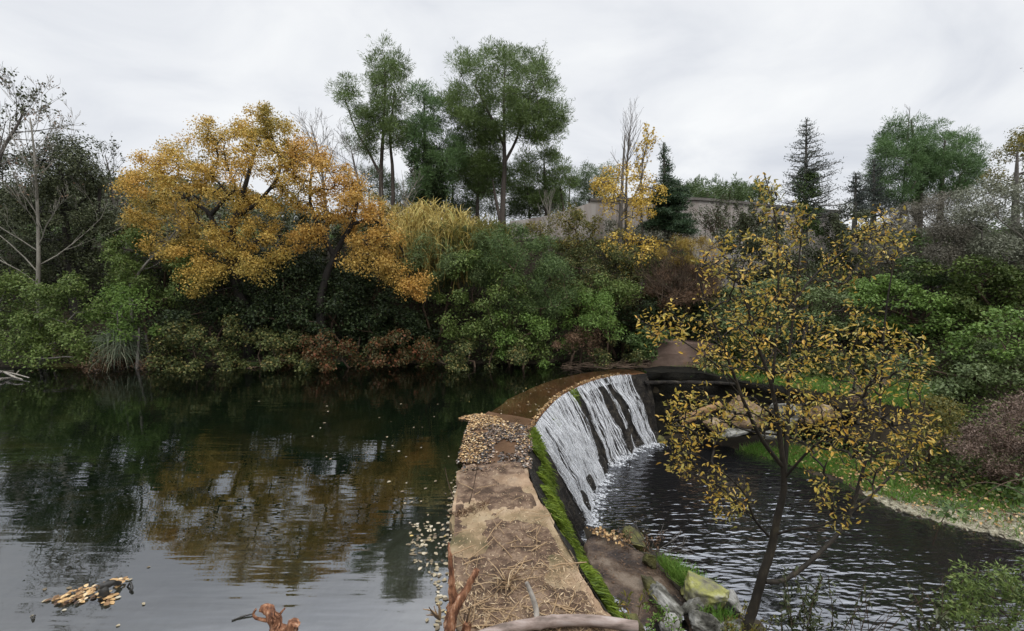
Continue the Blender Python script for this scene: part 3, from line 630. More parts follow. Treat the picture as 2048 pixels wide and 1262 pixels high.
def tree(name, label, cat, stems, crown, Y, thick, m, bark, needles=False, L=.06, W=.035, cov=3, rad=.3, dens=10, group=None, shape=(1, 1, .75), shell=.45, holes=(), r_tip=.007, targets=170, extra=None, droop=.1, up=.55, wob=.25):
    """stems: [([(px,py)...], radius at foot, radius at top)...]; crown: outlines, each with its own depth and thickness"""
    rng = rng_next(); st = []; sc = far_y(Y) / Y; Y = far_y(Y); L *= sc; W *= sc; rad *= sc; dens /= sc ** 2; thick *= sc; r_tip *= sc
    stems = [(p, a * sc, b * sc) for p, a, b in stems]; crown = [((c[0], c[1] * sc, c[2] * sc) if isinstance(c, tuple) else c) for c in crown]
    for pts, ra, rb in stems:
        q = curve_pts(path_y(pts, Y), 14); st.append((q, np.linspace(ra, rb, 14)))
    foot = st[0][0][0].copy(); gz = base_of(foot[:2])[2]
    t = thing(name, label, cat, (foot[0], foot[1], gz), group)
    if foot[2] > gz - .1:
        k = 5; low = np.linspace([foot[0], foot[1], gz - .2], foot, k)[:-1]; st[0] = (np.vstack([low, st[0][0]]), np.concatenate([np.full(k - 1, st[0][1][0] * 1.1), st[0][1]]))
    cens = []
    for c in crown:
        poly, dy, th = (c if isinstance(c, tuple) else (c, 0, thick)); a = poly_area(poly) * (Y / F) ** 2
        cens.append(sample_poly(poly, Y + dy, th, max(6, int(a * dens)), rng, holes))
    A = sum(poly_area(c[0] if isinstance(c, tuple) else c) for c in crown) * (Y / F) ** 2
    cen = np.vstack(cens); r = rad * rng.uniform(.55, 1.25, len(cen)); n = int(cov * A / (.5 * L * W))
    g = G()
    if needles:                                             # ragged upturned shoots round the edge of the crown
        ns = int(A * 16 / sc ** 2); mid = cen.mean(0); c = cen[rng.integers(0, len(cen), ns)]; dv = unit(unit(c - mid) * [1, 1, .5] + UP * .6 + rng.normal(size=(ns, 3)) * .45); sl = rad * rng.uniform(.9, 2.1, ns); k = 22
        i = np.repeat(np.arange(ns), k); f = rng.uniform(.3, 1, ns * k); p = c[i] + dv[i] * (sl[i] * f)[:, None] + rng.normal(size=(ns * k, 3)) * .03; g.quads(p, unit(dv[i] + rng.normal(size=p.shape) * .6), rng.normal(size=p.shape), L * rng.uniform(.6, 1.2, len(p)), W, 0)
    (needle_clumps(g, cen, r, n, L, W, rng, shape) if needles else clump_leaves(g, cen, r, n, L, W, rng, shape, droop=droop, up=up, shell=shell)); g.build('crown', m, t)
    g = G()
    for q, ra in st: g.sweep(q, ra, 9, wob, SEED[0])
    g.build('trunk', M[bark], t)
    g = G(); g.tubes(*skeleton(st, cen[rng.permutation(len(cen))[:targets]], rng, r_tip), 5); g.build('branches', M[bark], t)
    if extra: extra(t, rng)
    return t
def bare_tree(name, label, pts, Y, r0, r1, bark, n=14, length=1.2, levels=2, group=None, spread=.75, up=.2, f0=.25, leaves=None, kids=(3, 5), rmin=.005, foot=None):
    rng = rng_next(); sc = far_y(Y) / Y; Y = far_y(Y); r0 *= sc; r1 *= sc; length *= sc; rmin *= sc
    q = curve_pts(path_y(pts, Y), 18); rr = np.linspace(r0, r1, 18)
    b = base_of(q[0][:2]) if foot is None else foot
    t = thing(name, label, 'bare tree', b, group)
    if q[0][2] > b[2] - .05: q = np.vstack([[q[0][0], q[0][1], b[2] - .15], q]); rr = np.concatenate([[r0 * 1.15], rr])
    g = G(); g.sweep(q, rr, 7, .2, SEED[0]); g.build('trunk', M[bark], t)
    EA = []
    for i in range(n):
        f = f0 + (1 - f0) * (i + rng.random()) / n; x = f * (len(q) - 1); k = min(int(x), len(q) - 2); p = q[k] + (q[k + 1] - q[k]) * (x - k); d = unit(q[k + 1] - q[k])
        sd = unit(np.cross(d, rng.normal(size=3))); E = bare_edges(rng, p, d * .75 + sd * spread, length * (1.1 - .65 * f) * rng.uniform(.7, 1.2), max(rr[k] * .36, rmin * .8), levels, .55, up, kids); EA += E
        g = G(); add_edges(g, E, 4, rmin * .42); g.build('branch', M[bark], t)
    if leaves:
        m, cnt, L, W = leaves; tips = np.array([e[1] for e in EA]); p = tips[rng.integers(0, len(tips), cnt)] + rng.normal(size=(cnt, 3)) * .03
        g = G(); g.quads(p, rng.normal(size=(cnt, 3)) - UP * .4, rng.normal(size=(cnt, 3)), L * rng.uniform(.7, 1.2, cnt), W); g.build('crown', m, t)
    return t
def conifer(name, label, top, foot, Y, half, m, bark, dens=1.0, droop=.05, bare_top=.0, up=.15, whorls=26, group=None, f_low=.1, ivy=None, need=.05, bfun=None):
    """a whorled cedar: long nearly level boughs with short upright needle tufts"""
    rng = rng_next(); half *= far_y(Y) / Y; need *= far_y(Y) / Y; dens *= (Y / far_y(Y)) ** 2; Y = far_y(Y); a = at_y(foot[0], foot[1], Y); b = at_y(top[0], top[1], Y); gz = base_of(a[:2])[2]
    t = thing(name, label, 'conifer', (a[0], a[1], gz), group); a0 = a.copy(); H = b[2] - a[2]
    g = G(); g.sweep(np.linspace([a[0], a[1], gz - .1], b, 16), np.linspace(.11, .012, 16), 7, .2, 3); g.build('trunk', M[bark], t)
    P = []; D = []; E = []
    for wv in range(whorls):
        f = f_low + (1 - f_low) * (wv + .5) / whorls; c = a + (b - a) * f; nb = rng.integers(4, 7)
        for k in range(nb):
            az = rng.uniform(0, 2 * math.pi); ln = half * ((1 - f) ** .85 * 1.0 + .03) * rng.uniform(.55, 1.12)
            if bfun: ln *= bfun(f)
            d = np.array([math.cos(az), math.sin(az), up + rng.normal(0, .1)]); s = 7; pts = [c + d * ln * q - UP * droop * ln * q * q * 2 + UP * .12 * ln * q ** 3 for q in np.linspace(0, 1, s)]
            for q in range(s - 1): E.append((pts[q], pts[q + 1], .016 * (1 - f * .6) * (1 - q / s) + .004, .016 * (1 - f * .6) * (1 - (q + 1) / s) + .003))
            nn = int(ln * 260 * dens * (1 if f < 1 - bare_top else .25)) + 2
            q = rng.uniform(.1, 1, nn); pp = c + d * ln * q[:, None] - UP * (droop * ln * q * q * 2)[:, None] + UP * (.12 * ln * q ** 3)[:, None] + rng.normal(size=(nn, 3)) * [.05, .05, .02] * (1 + ln * .6)
            P.append(pp); D.append(unit(rng.normal(size=(nn, 3)) + UP * .6 + d * .4))
    g = G(); add_edges(g, E, 4); g.build('branches', M[bark], t)
    P = np.vstack(P); D = np.vstack(D); g = G(); g.quads(P, D, rng.normal(size=P.shape), need * 1.6 * rng.uniform(.6, 1.3, len(P)), need * .35, 0); g.build('crown', m, t)
    if ivy:
        cen = sample_poly(ivy, Y, .25, 40, rng); g = G(); clump_leaves(g, cen, np.full(40, .14), 6000, .043, .034, rng); g.build('ivy', M['deepgreen'], t)
    return t

# ------------------------------------------------------------------ concrete wall, block, masonry
def wall_run(name, label, pts, Y0, Y1, thick, z_low, cap=True):
    """pts: top edge in the photo; Y runs from Y0 to Y1 along it"""
    p = np.asarray(pts, float); f = (p[:, 0] - p[0, 0]) / (p[-1, 0] - p[0, 0]); top = at_y(p[:, 0], p[:, 1], far_y(Y0) + (far_y(Y1) - far_y(Y0)) * f); z_low = 1.4
    t = thing(name, label, 'wall', (top[len(top) // 2][0], top[len(top) // 2][1], z_low)); g = G()
    front = curve_pts(top, 60) if len(top) > 3 else np.array([top[0] + (top[-1] - top[0]) * q for q in np.linspace(0, 1, 60)])
    back = front + [0, thick, 0]; lowf = front.copy(); lowf[:, 2] = z_low; lowb = back.copy(); lowb[:, 2] = z_low
    g.grid(np.stack([lowf, front, back, lowb], 0), False); g.build('wall_face', M['wall'], t)
    if cap:
        g = G(); up = front + [0, -.05, .0]; a = np.stack([up, up + [0, 0, .07], back + [0, .05, .07], back + [0, .05, 0]], 0); a[..., 2] += .003; g.grid(a, False); g.build('coping', M['greybark'], t)
    return t
wall_run('concrete_wall', 'long pale streaked concrete wall behind the cedar and the yellow poplar', [(1180, 402), (1290, 401), (1370, 400), (1440, 404), (1520, 412), (1600, 420), (1680, 426)], 17.0, 17.6, .25, 2.6)
wall_run('concrete_wall', 'low pinkish concrete wall below the pines, left of the yellow poplar', [(1020, 443), (1080, 434), (1130, 422), (1181, 405)], 16.6, 16.98, .2, 2.6, False)
b = thing('concrete_block', 'rust stained concrete block at the far end of the weir', 'concrete block', (3.3, 10.1, -.2))
P = np.array([at_y(*q) for q in [(1290, 735, 10.0), (1430, 742, 9.95), (1432, 690, 9.95), (1318, 683, 10.0)]]); g = G()
fr = np.array([[P[0] + (P[1] - P[0]) * u + ((P[3] + (P[2] - P[3]) * u) - (P[0] + (P[1] - P[0]) * u)) * v for u in np.linspace(0, 1, 14)] for v in np.linspace(0, 1, 8)])
fr = fr + np.stack([0 * fr[..., 0], fbm(fr * 2.5, 3, 4) * .04, 0 * fr[..., 0]], -1)
g.grid(fr, False); bk = fr + [0.1, .9, 0]; g.grid(np.stack([fr[-1], bk[-1]], 0), False); g.grid(np.stack([fr[:, 0], bk[:, 0]], 0), False); g.grid(np.stack([fr[:, -1], bk[:, -1]], 0), False); g.build('block_body', M['blockwall'], b)
rng = rng_next(); cen = np.array([at_y(q[0], q[1], 9.85) for q in [(1290, 670), (1300, 690), (1285, 700), (1275, 690), (1310, 672), (1330, 672), (1265, 680), (1300, 710)]]); g = G()
clump_leaves(g, cen, np.full(len(cen), .16), 1700, .06, .05, rng); g.build('ivy', M['deepgreen'], b)

# dark masonry bank below the grass terrace, with the overhanging ledge
t = thing('stone_wall', 'black dripping masonry wall with a ledge beside the waterfall', 'wall', (3.6, 9.2, -1.4))
line = curve_pts([(2.62, 9.2), (3.2, 9.16), (3.85, 9.1), (4.5, 9.0), (5.1, 8.85), (5.65, 8.4), (6.05, 7.9)], 60); zz = np.interp(np.linspace(0, 1, 60), [0, .3, .5, .8, 1], [.0, -.02, -.16, -.3, -.55])
S = np.linspace(0, 1, 24); W = np.zeros((60, 24, 3))
for i in range(60):
    for j, s in enumerate(S):
        z = zz[i] + (-1.45 - zz[i]) * s; W[i, j] = [line[i, 0], line[i, 1] - .1 * s, z]
W[..., 1] += fbm(W * 2.4, 4, 3) * .22; W[..., 0] += fbm(W * 2.1 + 9, 3, 7) * .1; W[:, 3:8, 1] += .07
g = G(); g.grid(W); bk = W[:, 0] + [0, .5, .01]; g.grid(np.stack([W[:, 0], bk], 1)); g.build('wall_face', M['blackwall'], t)
led = curve_pts([(2.60, 9.10), (3.2, 9.05), (3.9, 8.99), (4.3, 8.97)], 30); L3 = np.stack([np.c_[led, np.full(30, -.14)], np.c_[led - [0, .10], np.full(30, -.15)], np.c_[led - [0, .10], np.full(30, -.175)], np.c_[led, np.full(30, -.22)]], 1)
L3 += (fbm(L3 * 3, 3, 2) * .04)[..., None]; g = G(); g.grid(L3, False); g.build('ledge', M['face'], t)
t = None
# end sill of the crest
g = G()

# ------------------------------------------------------------------ far bank, left to right
tree('evergreen_tree', 'dense dark evergreen tree behind the bare pale tree on the left bank', 'tree', [([(150, 580), (135, 480), (120, 330)], .13, .05), ([(150, 560), (190, 450), (200, 380)], .08, .03)],
     [([(-60, 330), (-10, 290), (40, 275), (80, 300), (125, 268), (170, 283), (198, 330), (195, 380), (235, 400), (240, 450), (222, 500), (180, 560), (90, 590), (-60, 590)], .2, 1.0)], 12.2, 1.0, M['holm'], 'blackbark', L=.06, W=.03, cov=4.2, rad=.36, dens=11, holes=[(15, 330, 18, 30)])
bare_tree('bare_tree', 'tall bare pale tree with many upright branches on the left bank', [(75, 590), (77, 520), (76, 440), (72, 360), (68, 300), (60, 235)], 10.6, .046, .012, 'palebark', n=17, length=1.75, levels=3, f0=.10, up=.42, spread=.58, rmin=.006, kids=(3, 4), leaves=(M['brown'], 260, .05, .03))
bare_tree('bare_tree', 'small bare forked pale tree leaning right below the dark evergreen', [(258, 575), (290, 530), (330, 488), (352, 460), (365, 430)], 10.4, .028, .009, 'palebark', n=16, length=.75, levels=2, f0=.2, up=.5, spread=.6, rmin=.005)
bare_tree('bare_tree', 'bare tree with dark seed clusters reaching above the evergreen at the left edge', [(-40, 480), (-20, 380), (5, 300), (35, 250), (50, 215)], 11.6, .06, .014, 'greybark', n=20, length=1.5, levels=2, f0=.3, up=.3, rmin=.006, leaves=(M['holm'], 700, .06, .045))
bare_tree('bare_tree', 'thin bare tree filling the gap between evergreen and orange tree', [(235, 480), (228, 420), (222, 360), (210, 310)], 14.0, .05, .012, 'greybark', n=20, length=1.2, levels=2, f0=.2, rmin=.006, leaves=(M['holm'], 260, .05, .04))
bare_tree('bare_tree', 'bare grey tree rising behind the top of the orange tree', [(655, 470), (648, 380), (640, 320), (622, 250)], 14.5, .06, .012, 'greybark', n=24, length=1.5, levels=2, f0=.35, up=.3, rmin=.006)
bare_tree('bare_tree', 'bare grey tree between the orange tree and the pine trunks', [(745, 480), (725, 400), (712, 340), (700, 290)], 14.2, .05, .010, 'greybark', n=24, length=1.3, levels=2, f0=.25, up=.25, rmin=.006)
bush('tan_bush', 'pale tan leafed bush at the left foot of the orange tree', 'bush', [[(225, 440), (250, 400), (330, 395), (400, 440), (420, 500), (330, 500), (240, 480)]], 13.0, .6, M['cane'], L=.06, W=.035, cov=2.2, dens=9)
bush('yellow_reeds_bush', 'pale yellow thicket seen between the orange tree and the pines', 'bush', [[(690, 400), (730, 380), (790, 390), (800, 450), (720, 460)]], 13.5, .5, M['cane'], L=.09, W=.012, cov=2.0, dens=9)

OR = 'orange autumn trees on the far bank'
tree('orange_tree', 'large orange leaved tree with black forked trunk left of centre', 'tree',
     [([(497, 660), (487, 610), (465, 540), (462, 500), (470, 440), (488, 380), (510, 300)], .13, .035), ([(470, 520), (440, 470), (420, 430), (404, 415), (380, 400), (330, 360)], .07, .02), ([(478, 430), (520, 400), (560, 340), (540, 260)], .055, .018), ([(420, 432), (448, 400), (470, 380)], .05, .02), ([(466, 520), (520, 480), (575, 470)], .05, .02)],
     [([(236, 385), (272, 322), (330, 290), (400, 275), (450, 262), (480, 240), (520, 240), (565, 245), (590, 268), (610, 300), (620, 380), (600, 440), (575, 500), (545, 530), (500, 512), (470, 500), (440, 515), (400, 505), (360, 470), (290, 450), (240, 420)], 0, 1.3),
      ([(470, 270), (478, 225), (497, 200), (513, 225), (530, 208), (552, 214), (562, 250), (520, 290)], .1, .5), ([(345, 540), (400, 515), (440, 520), (455, 555), (425, 590), (395, 603), (372, 585)], -.6, .4), ([(455, 500), (520, 490), (575, 510), (560, 555), (505, 560), (470, 540)], -.7, .5), ([(400, 250), (425, 240), (450, 262), (410, 280)], 0, .4), ([(270, 470), (330, 460), (400, 500), (390, 530), (320, 520)], -.3, .5)],
     10.9, 1.2, M['orange'], 'blackbark', L=.045, W=.032, cov=3.2, rad=.27, dens=20, shell=.0, group=OR, holes=[(420, 408, 26, 16), (445, 432, 24, 16), (405, 435, 22, 22), (382, 400, 14, 8), (585, 452, 14, 26)], shape=(1.1, 1, .8), r_tip=.005)
tree('orange_tree', 'rust orange tree leaning right with drooping boughs over the pond', 'tree',
     [([(640, 600), (655, 545), (680, 490), (705, 445), (715, 400)], .09, .03), ([(668, 510), (640, 460), (620, 400), (625, 330)], .06, .02), ([(700, 450), (750, 440), (790, 480), (830, 540)], .04, .015)],
     [([(570, 290), (600, 275), (640, 295), (672, 318), (705, 345), (735, 390), (790, 425), (812, 468), (825, 520), (790, 530), (740, 505), (700, 500), (675, 480), (655, 470), (600, 480), (570, 440), (560, 360)], 0, 1.2), ([(585, 470), (640, 440), (665, 470), (640, 510), (600, 500)], -.5, .4), ([(700, 500), (760, 505), (830, 520), (850, 555), (868, 590), (850, 604), (815, 585), (790, 560), (740, 545), (700, 540), (680, 520)], -.6, .45), ([(800, 570), (840, 560), (866, 590), (850, 604)], -.8, .25)],
     10.6, 1.1, M['rust'], 'blackbark', L=.045, W=.032, cov=3.1, rad=.26, dens=20, shell=.0, group=OR, holes=[(672, 495, 18, 30)], shape=(1.1, 1, .8), r_tip=.005)

# bushes along the waterline, left to right
bush('bush', 'green leafy bush with tan twigs at the far left waterline', 'bush', [[(-60, 555), (0, 560), (70, 545), (150, 560), (190, 610), (195, 690), (180, 752), (-60, 756)]], 9.6, .7, M['green'], L=.055, W=.032, cov=3.6, stem='greybark')
bush('bush', 'bright green bush above the pampas tuft', 'bush', [[(180, 600), (235, 570), (290, 590), (320, 640), (300, 690), (210, 690), (190, 650)]], 9.8, .5, M['fresh'], L=.06, W=.03, cov=3, stem='greybark')
bush('bush', 'olive green bush on the slope below the tan bush', 'bush', [[(190, 500), (250, 465), (330, 480), (410, 500), (430, 560), (370, 610), (290, 600), (200, 590)]], 11.0, .8, M['green'], L=.06, W=.032, cov=3.6)
bush('dry_brush', 'brown dry brush at the waterline beside the pampas tuft', 'bush', [[(130, 700), (200, 690), (290, 700), (310, 740), (250, 748), (140, 746)]], 9.45, .3, M['brown'], L=.07, W=.01, cov=1.6, stem='greybark')
bush('bush', 'dark round leafed bush dipping into the pond left of the red creeper', 'bush', [[(290, 690), (330, 655), (400, 632), (480, 640), (560, 660), (640, 690), (650, 752), (480, 757), (330, 756)]], 9.5, .5, M['mixed'], L=.05, W=.038, cov=3.8, rad=.22)
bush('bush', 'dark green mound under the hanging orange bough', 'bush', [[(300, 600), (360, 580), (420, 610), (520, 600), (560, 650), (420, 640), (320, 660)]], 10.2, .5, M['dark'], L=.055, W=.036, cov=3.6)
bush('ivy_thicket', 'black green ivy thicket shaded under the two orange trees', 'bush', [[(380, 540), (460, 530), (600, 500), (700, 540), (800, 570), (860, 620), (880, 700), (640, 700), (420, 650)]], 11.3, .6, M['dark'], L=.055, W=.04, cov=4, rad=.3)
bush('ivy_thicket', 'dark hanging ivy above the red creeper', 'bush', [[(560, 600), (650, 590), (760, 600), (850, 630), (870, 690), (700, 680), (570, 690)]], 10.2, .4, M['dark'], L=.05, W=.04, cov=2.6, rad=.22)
bush('creeper', 'red leaved creeper trailing into the water at mid bank', 'creeper', [[(555, 700), (600, 670), (690, 655), (760, 668), (830, 668), (862, 700), (866, 748), (700, 754), (560, 754)]], 9.55, .4, M['red'], L=.048, W=.038, cov=3.5, rad=.2, droop=.5)
bush('bush', 'olive brown bush at the waterline right of the red creeper', 'bush', [[(840, 690), (900, 672), (980, 680), (1060, 700), (1075, 744), (960, 750), (850, 750)]], 9.6, .4, M['mixed'], L=.048, W=.036, cov=3.6, rad=.2, droop=.4)
bush('willow_bush', 'grey green fine leaved willow beside the hanging orange bough', 'bush', [[(808, 505), (825, 470), (880, 452), (950, 455), (985, 480), (970, 560), (900, 610), (840, 580)]], 11.2, .9, M['willow'], L=.075, W=.014, cov=3.6, rad=.28, up=.3)
bush('willow_bush', 'big domed dark green willow at the centre of the far bank', 'bush', [[(930, 500), (975, 462), (1040, 452), (1095, 478), (1125, 530), (1142, 590), (1128, 640), (1060, 640), (980, 600), (940, 560)]], 11.0, 1.1, M['deepgreen'], L=.08, W=.014, cov=4, rad=.3, up=.3)
bush('ivy_thicket', 'leafy green ivy cascading from the domed willow to the pond', 'bush', [[(880, 560), (920, 515), (1000, 500), (1040, 540), (1050, 600), (1090, 650), (1085, 715), (1000, 690), (900, 690), (875, 620)]], 10.2, .5, M['green'], L=.052, W=.038, cov=3.3, rad=.24, droop=.4)
bush('bush', 'bright green creeper patch spilling down toward the weir end', 'bush', [[(1000, 620), (1080, 640), (1110, 680), (1090, 735), (1020, 730), (985, 680)]], 9.8, .35, M['fresh'], L=.05, W=.036, cov=2.6, rad=.2, droop=.4)
bush('bush', 'light green feathery bush standing above the brown seed heads', 'bush', [[(1090, 640), (1140, 600), (1195, 570), (1222, 600), (1235, 660), (1200, 700), (1120, 690)]], 10.1, .5, M['fresh'], L=.075, W=.02, cov=2.8, rad=.24)
bush('dry_shrub', 'brown topped dry shrub near the far end of the crest', 'bush', [[(1105, 690), (1130, 650), (1185, 645), (1205, 680), (1190, 715), (1120, 722)]], 9.75, .3, M['brown'], L=.05, W=.014, cov=1.8, rad=.18)
bush('bush', 'dark leafy bush left of the concrete block', 'bush', [[(1190, 690), (1230, 665), (1275, 690), (1280, 722), (1200, 728)]], 10.0, .35, M['mixed'], L=.05, W=.034, cov=3.4, rad=.2)
# cane thicket
def canes(name, label, polys, Y, n, m, seed_h=(.7, 1.5), lean=.13, w=.02):
    rng = rng_next(); sc = far_y(Y) / Y; Y = far_y(Y); seed_h = (seed_h[0] * sc, seed_h[1] * sc); w *= sc; P = np.vstack([sample_poly(p, Y, .8, n // len(polys), rng) for p in polys]); n = len(P); h = rng.uniform(*seed_h, n)
    t = thing(name, label, 'cane thicket', base_of((P[:, 0].mean(), P[:, 1].mean()))); g = G(); d = unit(np.c_[rng.normal(0, lean, n), rng.normal(0, lean, n), np.ones(n)])
    foot = P - d * h[:, None]; g.tubes(foot, P, .009, .005, 4); g.build('canes', m, t); g = G(); k = 9
    i = np.repeat(np.arange(n), k); f = rng.uniform(.35, 1, n * k); p = foot[i] + (P - foot)[i] * f[:, None]; az = rng.normal(size=(n * k, 3)) * [1, 1, .25] + UP * 1.3
    g.blades(p, p + unit(az) * rng.uniform(.16, .36, (n * k, 1)) - UP * .05, w, UP * .05 + rng.normal(size=(n * k, 3)) * .02); g.build('leaves', m, t); return t
canes('cane_thicket', 'golden dry cane thicket between orange tree and pine trunks', [[(775, 430), (830, 405), (900, 412), (960, 440), (930, 480), (800, 490)]], 11.9, 520, M['cane'])
canes('cane_thicket', 'yellow green canes behind the domed willow', [[(880, 450), (960, 440), (1020, 445), (1010, 480), (890, 485)]], 11.9, 240, M['olivegreen'], (.5, 1.0))
# pampas tuft
rng = rng_next(); c = at_y(236, 705, 9.5); t = thing('pampas_grass', 'arching grey green pampas tuft at the waterline', 'grass tuft', (c[0], c[1], 0)); n = 420; g = G()
p = c + rng.normal(size=(n, 3)) * [.06, .06, .05]; az = rng.uniform(0, 2 * math.pi, n); ln = rng.uniform(.3, .58, n); hh = rng.uniform(.25, 1.0, n)
tip = p + np.c_[np.cos(az) * ln, np.sin(az) * ln, .62 * hh - .52 * (ln / .58) - .05]; g.blades(p, tip, .013, np.c_[np.cos(az) * .03, np.sin(az) * .03, .30 * hh + .12]); g.build('blades', M['pampas'], t)

# ------------------------------------------------------------------ pines
PG = 'tall pines on the rise behind the far bank'
PK = dict(needles=True, L=.12, W=.016, rad=.30, dens=20, shape=(1.05, 1.05, .85), r_tip=.004)
tree('pine_tree', 'tall narrow pine, leftmost of the tall pines', 'pine tree', [([(763, 440), (762, 350), (766, 270), (770, 180), (769, 110)], .085, .015), ([(786, 430), (785, 340), (780, 270), (790, 180)], .075, .015), ([(758, 345), (735, 300), (712, 260), (690, 200)], .05, .015)],
     [([(768, 84), (784, 112), (812, 140), (826, 190), (815, 235), (830, 265), (800, 300), (755, 285), (745, 240), (742, 200), (726, 155), (738, 128), (755, 110)], 0, .9), ([(668, 172), (690, 156), (712, 165), (728, 215), (755, 250), (740, 285), (700, 240), (678, 205)], -.2, .45), ([(695, 270), (735, 280), (765, 310), (720, 312), (690, 292)], .2, .4)], 16.0, .9, M['pine'], 'pinebark', cov=4.6, group=PG, **PK)
tree('pine_tree', 'ivy clad dark pine between the narrow pine and the broad pine', 'pine tree', [([(850, 450), (852, 380), (850, 300), (848, 200)], .14, .02)],
     [([(845, 163), (860, 190), (878, 205), (886, 250), (915, 268), (930, 310), (918, 350), (880, 400), (815, 400), (822, 320), (815, 270), (822, 230), (828, 185)], 0, .9)], 15.6, .9, M['bluepine'], 'blackbark', cov=4.8, group=PG, **PK,
     extra=lambda t, rg: clump_leaves(IV, sample_poly([(830, 300), (880, 290), (888, 420), (822, 430)], 15.4, .35, 60, rg), np.full(60, .22), 9000, .06, .045, rg) if False else None)
rng = rng_next(); bi = thing('ivy_column', 'dark ivy smothering the trunk of the middle pine', 'ivy', base_of(tuple(at_y(852, 430, far_y(15.4))[:2]))); g = G()
cen = sample_poly([(828, 310), (850, 290), (882, 300), (890, 420), (870, 445), (822, 440)], far_y(15.2), .24, 70, rng); clump_leaves(g, cen, np.full(70, .18), 11000, .047, .035, rng); g.build('foliage', M['dark'], bi)
tree('pine_tree', 'broad umbrella crowned pine, tallest at the centre', 'pine tree', [([(1003, 460), (1006, 400), (1009, 330), (1008, 270), (1008, 200), (1010, 130)], .105, .02), ([(1011, 322), (1030, 285), (1042, 250), (1060, 190)], .055, .015), ([(1008, 290), (980, 230), (950, 170)], .06, .02), ([(1042, 250), (1075, 235), (1110, 235)], .04, .012), ([(1000, 440), (990, 390), (985, 360)], .06, .02)],
     [([(906, 122), (928, 106), (945, 110), (960, 98), (992, 88), (1005, 104), (1030, 106), (1058, 97), (1090, 118), (1094, 140), (1114, 162), (1108, 192), (1130, 225), (1120, 265), (1085, 288), (1045, 262), (1000, 285), (960, 280), (930, 250), (905, 235), (892, 195), (925, 165)], 0, 1.4), ([(925, 245), (990, 250), (1002, 330), (985, 395), (935, 385), (912, 310)], .5, .8), ([(1060, 215), (1100, 205), (1132, 232), (1122, 262), (1075, 285), (1040, 262), (1020, 235)], -.2, .8), ([(935, 225), (975, 215), (1000, 250), (990, 280), (950, 280)], .2, .7), ([(886, 190), (905, 182), (930, 200), (940, 240), (905, 240)], .3, .4), ([(1040, 262), (1080, 265), (1050, 290)], 0, .4)], 15.8, 1.2, M['pine'], 'pinebark', cov=4.6, group=PG, **PK)
tree('pine_tree', 'low dull pine under the left side of the broad pine', 'pine tree', [([(955, 460), (955, 400), (960, 330)], .09, .02)], [([(925, 285), (960, 275), (1005, 290), (1000, 345), (1015, 375), (960, 400), (905, 380), (900, 320)], 0, .8)], 16.6, .8, M['pine'], 'pinebark', cov=4, group=PG, **PK)
tree('pine_tree', 'short bushy pine right of the broad pine trunk', 'pine tree', [([(1095, 440), (1090, 370), (1088, 320)], .10, .02), ([(1130, 440), (1120, 370)], .07, .02)], [([(1015, 340), (1050, 305), (1095, 294), (1126, 310), (1145, 350), (1150, 395), (1110, 410), (1050, 405), (1020, 380)], 0, .9)], 17.2, .9, M['pine'], 'pinebark', cov=4.6, group=PG, **PK)
tree('pine_tree', 'small dark green pine behind the golden canes', 'pine tree', [([(895, 470), (895, 430)], .07, .02)], [([(860, 430), (890, 400), (950, 405), (960, 445), (900, 460)], 0, .7)], 18.0, .7, M['pine_far'], 'pinebark', cov=4, group=PG, **PK)
tree('pine_tree', 'small pale pine seen through the narrow pine trunks', 'pine tree', [([(740, 470), (738, 380)], .07, .02)], [([(712, 345), (735, 332), (765, 340), (790, 380), (770, 410), (720, 400)], 0, .6)], 19.0, .6, M['pine_far'], 'pinebark', cov=2.6, group=PG, **PK)
tree('pine_tree', 'small green pine left of the yellow poplar', 'pine tree', [([(1190, 450), (1188, 380)], .07, .02)], [([(1158, 360), (1180, 335), (1205, 328), (1230, 345), (1225, 400), (1165, 405)], 0, .7)], 20.0, .7, M['pine_far'], 'pinebark', cov=4, group=PG, **PK)
tree('pine_tree', 'bushy green pine filling behind the low dull pine', 'pine tree', [([(1060, 470), (1058, 400)], .07, .02)], [([(1020, 395), (1060, 375), (1120, 385), (1130, 430), (1050, 445), (1010, 430)], 0, .6)], 18.5, .6, M['pine_far'], 'pinebark', cov=4, group=PG, **PK)
for lab, cr, yy in [('dull green pine filling the treeline between the middle and the broad pine', [(860, 300), (920, 290), (960, 330), (955, 420), (880, 430), (850, 380)], 19.0),
                    ('hazy green pine behind the trunk of the broad pine', [(960, 350), (1010, 330), (1070, 350), (1080, 430), (980, 440), (950, 400)], 20.0),
                    ('far green pine low behind the short bushy pine', [(1090, 370), (1130, 350), (1175, 365), (1180, 420), (1110, 430)], 21.0),
                    ('low green pine behind the golden canes, left of the middle pine', [(770, 390), (800, 365), (840, 370), (850, 430), (790, 440)], 19.5)]:
    cx = sum(q[0] for q in cr) / len(cr); cy = sum(q[1] for q in cr) / len(cr)
    tree('pine_tree', lab, 'pine tree', [([(cx, cy + 70), (cx + 2, cy - 10)], .07, .02)], [(cr, 0, .8)], yy, .8, M['pine_far'], 'pinebark', cov=2.8, group=PG, **PK)
bare_tree('bare_shrub', 'pale bare upright shrub in front of the low pinkish wall', [(1098, 470), (1098, 440), (1100, 400)], 14.5, .03, .01, 'palebark', n=16, length=1.0, levels=1, f0=.05, up=.7, spread=.5, rmin=.007)
bare_tree('bare_shrub', 'pale bare saplings beside the narrow pine trunks', [(800, 460), (810, 410), (835, 360)], 13.8, .035, .012, 'palebark', n=12, length=1.0, levels=1, f0=.1, up=.6, spread=.45, rmin=.008)
FP = 'round crowned pines of the wood beyond the wall'
